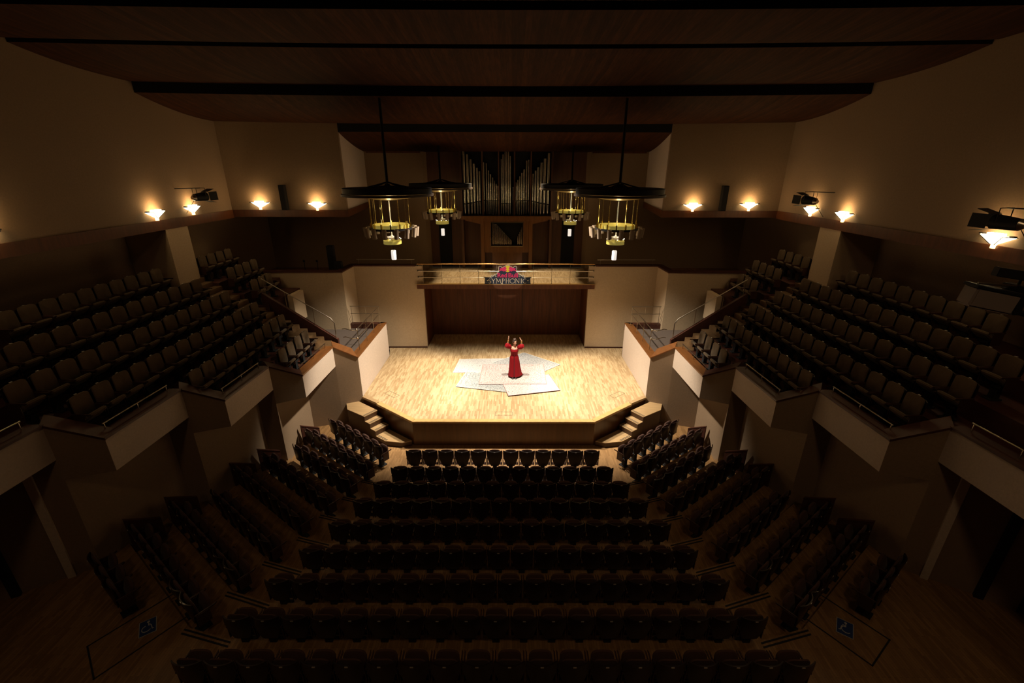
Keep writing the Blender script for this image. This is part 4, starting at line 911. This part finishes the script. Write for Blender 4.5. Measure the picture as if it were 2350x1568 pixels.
for k in (1, -1):
    for y in (775, 815, 850, 905): outline_poly([(SX(1180 + k * (x - 1180)), SZ(yy)) for x, yy in ((1905, y), (1985, y), (1985, y + 7), (1905, y + 7))], -0.015, -0.011, bars)
bars.build('line_ornament', mat('sign_steel_blue', (0.12, 0.17, 0.22), 0.5), sign)
for k in (1, -1):
    outline_poly([(SX(1180 + k * (x - 1180)), SZ(y)) for x, y in ((1905, 815), (1930, 835), (1905, 855), (1885, 835))], -0.019, -0.012).build('dot_ornament', m_cream, sign)

# ------------------------------------------------------------------ the singer
m_skin = mat('skin', (0.46, 0.25, 0.17), 0.6, spec=0.25); bsdf(m_skin).inputs['Subsurface Weight'].default_value = 0.05
m_dress = mat('red_velvet', (0.19, 0.0015, 0.005), 0.75, spec=0.2)
m_dress2 = mat('dark_red_velvet_fold', (0.12, 0.002, 0.005), 0.8)
m_hair = mat('dark_brown_hair', (0.035, 0.016, 0.009), 0.5); m_shoe = mat('black_shoe', (0.01, 0.01, 0.01), 0.4)
pr = empty('person', 'woman in long red gown with puffed sleeves, both arms raised, standing on the rugs', 'person', (0.40, 17.72, ST + 0.057))
# local frame: she faces the camera (-y); x to the camera's right
body = MB()
def limb(pts, rs, n=12): body.tube(pts, rs, n)
# torso (y depth flattened by three overlapping columns), neck
def torso(prof, n=24):
    o = len(body.v)
    for (z, rx, ry, yc) in prof:
        for k in range(n):
            t = 2 * math.pi * k / n; body.v.append((rx * math.cos(t), yc + ry * math.sin(t), z))
    m = len(prof)
    for i in range(m - 1):
        for k in range(n): body.f.append((o + i * n + k, o + i * n + (k + 1) % n, o + (i + 1) * n + (k + 1) % n, o + (i + 1) * n + k))
    body.f.append(tuple(o + k for k in range(n))[::-1]); body.f.append(tuple(o + (m - 1) * n + k for k in range(n)))
torso([(0.80, 0.165, 0.115, 0), (0.92, 0.175, 0.12, 0), (1.03, 0.135, 0.095, 0), (1.13, 0.135, 0.10, -0.005), (1.23, 0.160, 0.115, -0.015), (1.32, 0.165, 0.105, -0.01), (1.38, 0.14, 0.08, 0.0), (1.41, 0.09, 0.06, 0.01)])
limb([(0, 0.01, 1.36), (0.0, 0.0, 1.44), (0.01, -0.015, 1.50)], [0.062, 0.052, 0.05])
for sx in (-1, 1):
    body.ball((sx * 0.068, -0.062, 1.225), 0.060, 14, 10)
    limb([(sx * 0.09, 0, 0.86), (sx * 0.09, -0.01, 0.50), (sx * 0.075, 0.0, 0.10), (sx * 0.07, 0.0, 0.04)], [0.095, 0.062, 0.036, 0.034])
# head turned to her left (camera right), slightly down
HM = Matrix.Translation((0.015, -0.02, 1.595)) @ Matrix.Rotation(R(28), 4, 'Z') @ Matrix.Rotation(R(6), 4, 'X')
def hp(x, y, z): return tuple(HM @ Vector((x, y, z)))
def hball(c, r, sc, n=16, m=12):
    t = MB().ball((0, 0, 0), r, n, m, sc); body.add([hp(v[0] + c[0], v[1] + c[1], v[2] + c[2]) for v in t.v], t.f)
hball((0, 0.005, 0.02), 0.092, (0.82, 1.0, 1.02)); hball((0, -0.02, -0.045), 0.066, (0.88, 0.98, 1.05)); hball((0, -0.055, -0.085), 0.028, (1.0, 0.9, 0.8))
body.tube([hp(0, -0.085, 0.012), hp(0, -0.103, -0.015), hp(0, -0.108, -0.028)], [0.009, 0.012, 0.014], 8)
for sx in (-1, 1):
    hball((sx * 0.076, 0.012, -0.012), 0.024, (0.35, 0.7, 1.1), 10, 8); hball((sx * 0.040, -0.066, -0.022), 0.024, (1, 0.7, 0.9), 10, 8)
hball((0, -0.083, -0.054), 0.016, (1.3, 0.6, 0.6), 10, 8)
# arms raised: shoulder, elbow, wrist (screen left, then screen right)
ARM = {-1: ((-0.155, 0.0, 1.350), (-0.290, -0.09, 1.50), (-0.250, -0.12, 1.760)), 1: ((0.155, 0.0, 1.350), (0.305, -0.09, 1.465), (0.300, -0.12, 1.715))}
for sx, (sh, el, wr) in ARM.items():
    limb([(sx * 0.08, 0.0, 1.33), sh, tuple((Vector(sh) + Vector(el)) / 2), el], [0.05, 0.052, 0.046, 0.038])
    limb([el, tuple(Vector(el).lerp(Vector(wr), 0.35)), wr], [0.038, 0.036, 0.024])
    W_ = Vector(wr)
    up = Vector((-sx * (0.25 if sx < 0 else 0.75), -0.05, 1.0)).normalized(); side = Vector((0, -1, 0)); side = (side - up * side.dot(up)).normalized(); nrm = up.cross(side)
    def hpnt(a, b, c): return tuple(W_ + up * a + side * b + nrm * c)
    for b_ in (-0.022, -0.007, 0.008, 0.022):
        body.tube([hpnt(-0.01, b_ * 0.6, 0), hpnt(0.04, b_ * 0.9, 0), hpnt(0.088, b_, 0)], [0.017, 0.016, 0.012], 8)
    curl = [(0.92, 0.1), (1.0, 0.18), (0.92, 0.55), (0.75, 0.8)]
    for i, b_ in enumerate((-0.030, -0.010, 0.010, 0.028)):
        ln = [0.078, 0.086, 0.079, 0.062][i]; cr = curl[i][1] if sx < 0 else curl[i][1] * 0.9 + 0.1
        p0 = Vector((0.088, b_, 0)); pts = [p0]; ang = 0.15
        for sgm in (0.45, 0.32, 0.23):
            p0 = p0 + Vector((math.cos(ang), b_ * 0.6, -sx * -math.sin(ang))) * ln * sgm; pts.append(p0); ang += cr * 1.4
        body.tube([hpnt(*p) for p in pts], [0.0095, 0.009, 0.008, 0.0065], 8)
    th = [Vector((0.02, 0.024, 0.0)), Vector((0.045, 0.046, sx * 0.012)), Vector((0.072, 0.052, sx * 0.028)), Vector((0.092, 0.046, sx * 0.040))]
    body.tube([hpnt(*p) for p in th], [0.013, 0.011, 0.0095, 0.008], 8)
bo = body.build('body', m_skin, pr)
md = bo.modifiers.new('remesh', 'REMESH'); md.mode = 'VOXEL'; md.voxel_size = 0.0048; md.use_smooth_shade = True
bpy.context.view_layer.update()
me2 = bpy.data.meshes.new_from_object(bo.evaluated_get(bpy.context.evaluated_depsgraph_get()))
bo.modifiers.clear(); bo.data = me2
if not me2.materials: me2.materials.append(m_skin)
for p in me2.polygons: p.use_smooth = True
# gown
def gown(u, v):
    t = u * 2 * math.pi
    prof = [(1.325, 0.172, 0.122), (1.22, 0.176, 0.158), (1.12, 0.150, 0.128), (1.03, 0.146, 0.108), (0.92, 0.190, 0.135), (0.75, 0.205, 0.15), (0.45, 0.220, 0.18), (0.20, 0.245, 0.215), (0.075, 0.262, 0.24)]
    i = min(int(v * 8), 7); f = v * 8 - i; a, b = prof[i], prof[i + 1]
    z = a[0] + (b[0] - a[0]) * f; rx = a[1] + (b[1] - a[1]) * f; ry = a[2] + (b[2] - a[2]) * f
    fold = max(0.0, v - 0.5) * 0.055 * math.sin(9 * t + 1.2) + max(0, v - 0.3) * 0.02 * math.sin(17 * t)
    front = math.exp(-((t - 1.5 * math.pi) / 0.10) ** 2) * min(1, v * 2.2) * 0.030
    train = max(0.0, v - 0.55) * 0.24 * max(0, math.cos(t - 0.45)) ** 2
    r = 1 + fold
    zt = z - (0.055 * math.exp(-((t - 1.5 * math.pi) / 0.5) ** 2) if v < 0.01 else 0)
    return (rx * r * math.cos(t) + train, (ry * r - front) * math.sin(t) - 0.008 + train * 0.5, zt)
MB().grid(gown, 96, 40, 0.006).build('gown', m_dress, pr, smooth=True)
pan = MB(); pan.grid(lambda u, v: ((u - 0.5) * (0.012 + 0.03 * v), -0.138 - 0.075 * v + 0.01 * math.sin(v * 6) - (0.022 if 0.0 < v < 0.3 else 0.02), 1.17 - v * 1.08), 4, 20, 0.006); pan.build('centre_fold', m_dress2, pr, smooth=True)
for sx, (sh, el, wr) in ARM.items():
    a, b = Vector(sh), Vector(el); w3 = Vector(wr)
    cpts = [a + Vector((0, 0, 0.005)), a.lerp(b, 0.35), a.lerp(b, 0.8) + Vector((0, 0, -0.015)), b + Vector((sx * 0.01, 0, 0.0)), b.lerp(w3, 0.22), b.lerp(w3, 0.38)]
    rr = [0.062, 0.092, 0.115, 0.110, 0.085, 0.046]
    slv = MB(); o0 = len(slv.v); slv.tube(cpts, rr, 36)
    slv.v = [tuple(Vector(v_) + (Vector(v_) - cpts[i // 36]).normalized() * 0.006 * math.sin((i % 36) * 2 * math.pi / 36 * 6)) for i, v_ in enumerate(slv.v)]
    slv.build('puffed_sleeve', m_dress, pr, smooth=True)
    q_ = w3 - (w3 - b).normalized() * 0.035
    MB().tube([q_ - (w3 - b).normalized() * 0.012, q_ + (w3 - b).normalized() * 0.012], 0.031, 14).tube([q_ - (w3 - b).normalized() * 0.05, q_ - (w3 - b).normalized() * 0.042], 0.034, 14).build('bracelet', M['brass'], pr)
# hair: cap, side rolls, bun
hr = MB()
def hb(c, r, sc, n=18, m=12):
    t = MB().ball((0, 0, 0), r, n, m, sc); hr.add([hp(v[0] + c[0], v[1] + c[1], v[2] + c[2]) for v in t.v], t.f)
hb((0, 0.028, 0.045), 0.100, (0.90, 0.98, 0.92)); hb((0, 0.02, 0.125), 0.068, (1.05, 1, 0.85)); hb((-0.05, -0.01, 0.07), 0.042, (0.8, 1.2, 1)); hb((0.05, -0.01, 0.07), 0.042, (0.8, 1.2, 1)); hb((0, 0.075, 0.0), 0.062, (1, 0.8, 1.1))
hb((0.03, 0.03, 0.165), 0.030, (1.2, 1, 0.8)); hb((-0.035, 0.02, 0.160), 0.028, (1.2, 1, 0.8))
hr.build('hair', m_hair, pr, smooth=True)
m_dark = mat('eye_dark', (0.02, 0.012, 0.01), 0.2); m_lip = mat('lips', (0.35, 0.02, 0.03), 0.4)
for sx in (-1, 1):
    e = MB().ball((0, 0, 0), 0.0115, 10, 8, (1.25, 0.5, 0.7)); e.v = [hp(v[0] + sx * 0.031, v[1] - 0.083, v[2] + 0.006) for v in e.v]; e.build('eye', m_dark, pr)
    MB().tube([hp(sx * 0.016, -0.089, 0.026), hp(sx * 0.032, -0.088, 0.032), hp(sx * 0.048, -0.078, 0.026)], 0.0032, 6).build('eyebrow', m_hair, pr)
e = MB().ball((0, 0, 0), 0.019, 12, 8, (1.2, 0.35, 0.45)); e.v = [hp(v[0], v[1] - 0.0905, v[2] - 0.055) for v in e.v]; e.build('mouth', m_lip, pr)
nk = MB()
for i in range(15):
    t = math.pi * (i / 14); nk.ball((0.075 * math.cos(t), -0.075 - 0.045 * math.sin(t), 1.395 - 0.085 * math.sin(t)), 0.008, 8, 6)
nk.ball((0, -0.132, 1.285), 0.014, 10, 8, (0.8, 0.5, 1.5)).ball((0, -0.145, 1.235), 0.018, 10, 8, (0.7, 0.5, 1.6))
nk.build('necklace', M['crystal'], pr)
for sx in (-1, 1):
    sh_ = MB().ball((sx * 0.062, -0.055 - 0.15, 0.035), 0.052, 14, 10, (0.85, 1.9, 0.62)).box(sx * 0.062 - 0.045, sx * 0.062 + 0.045, -0.28, -0.10, 0.0, 0.022)
    sh_.box(sx * 0.062 - 0.02, sx * 0.062 + 0.02, -0.06, -0.02, 0.0, 0.05).build('shoe', m_shoe, pr, smooth=False)
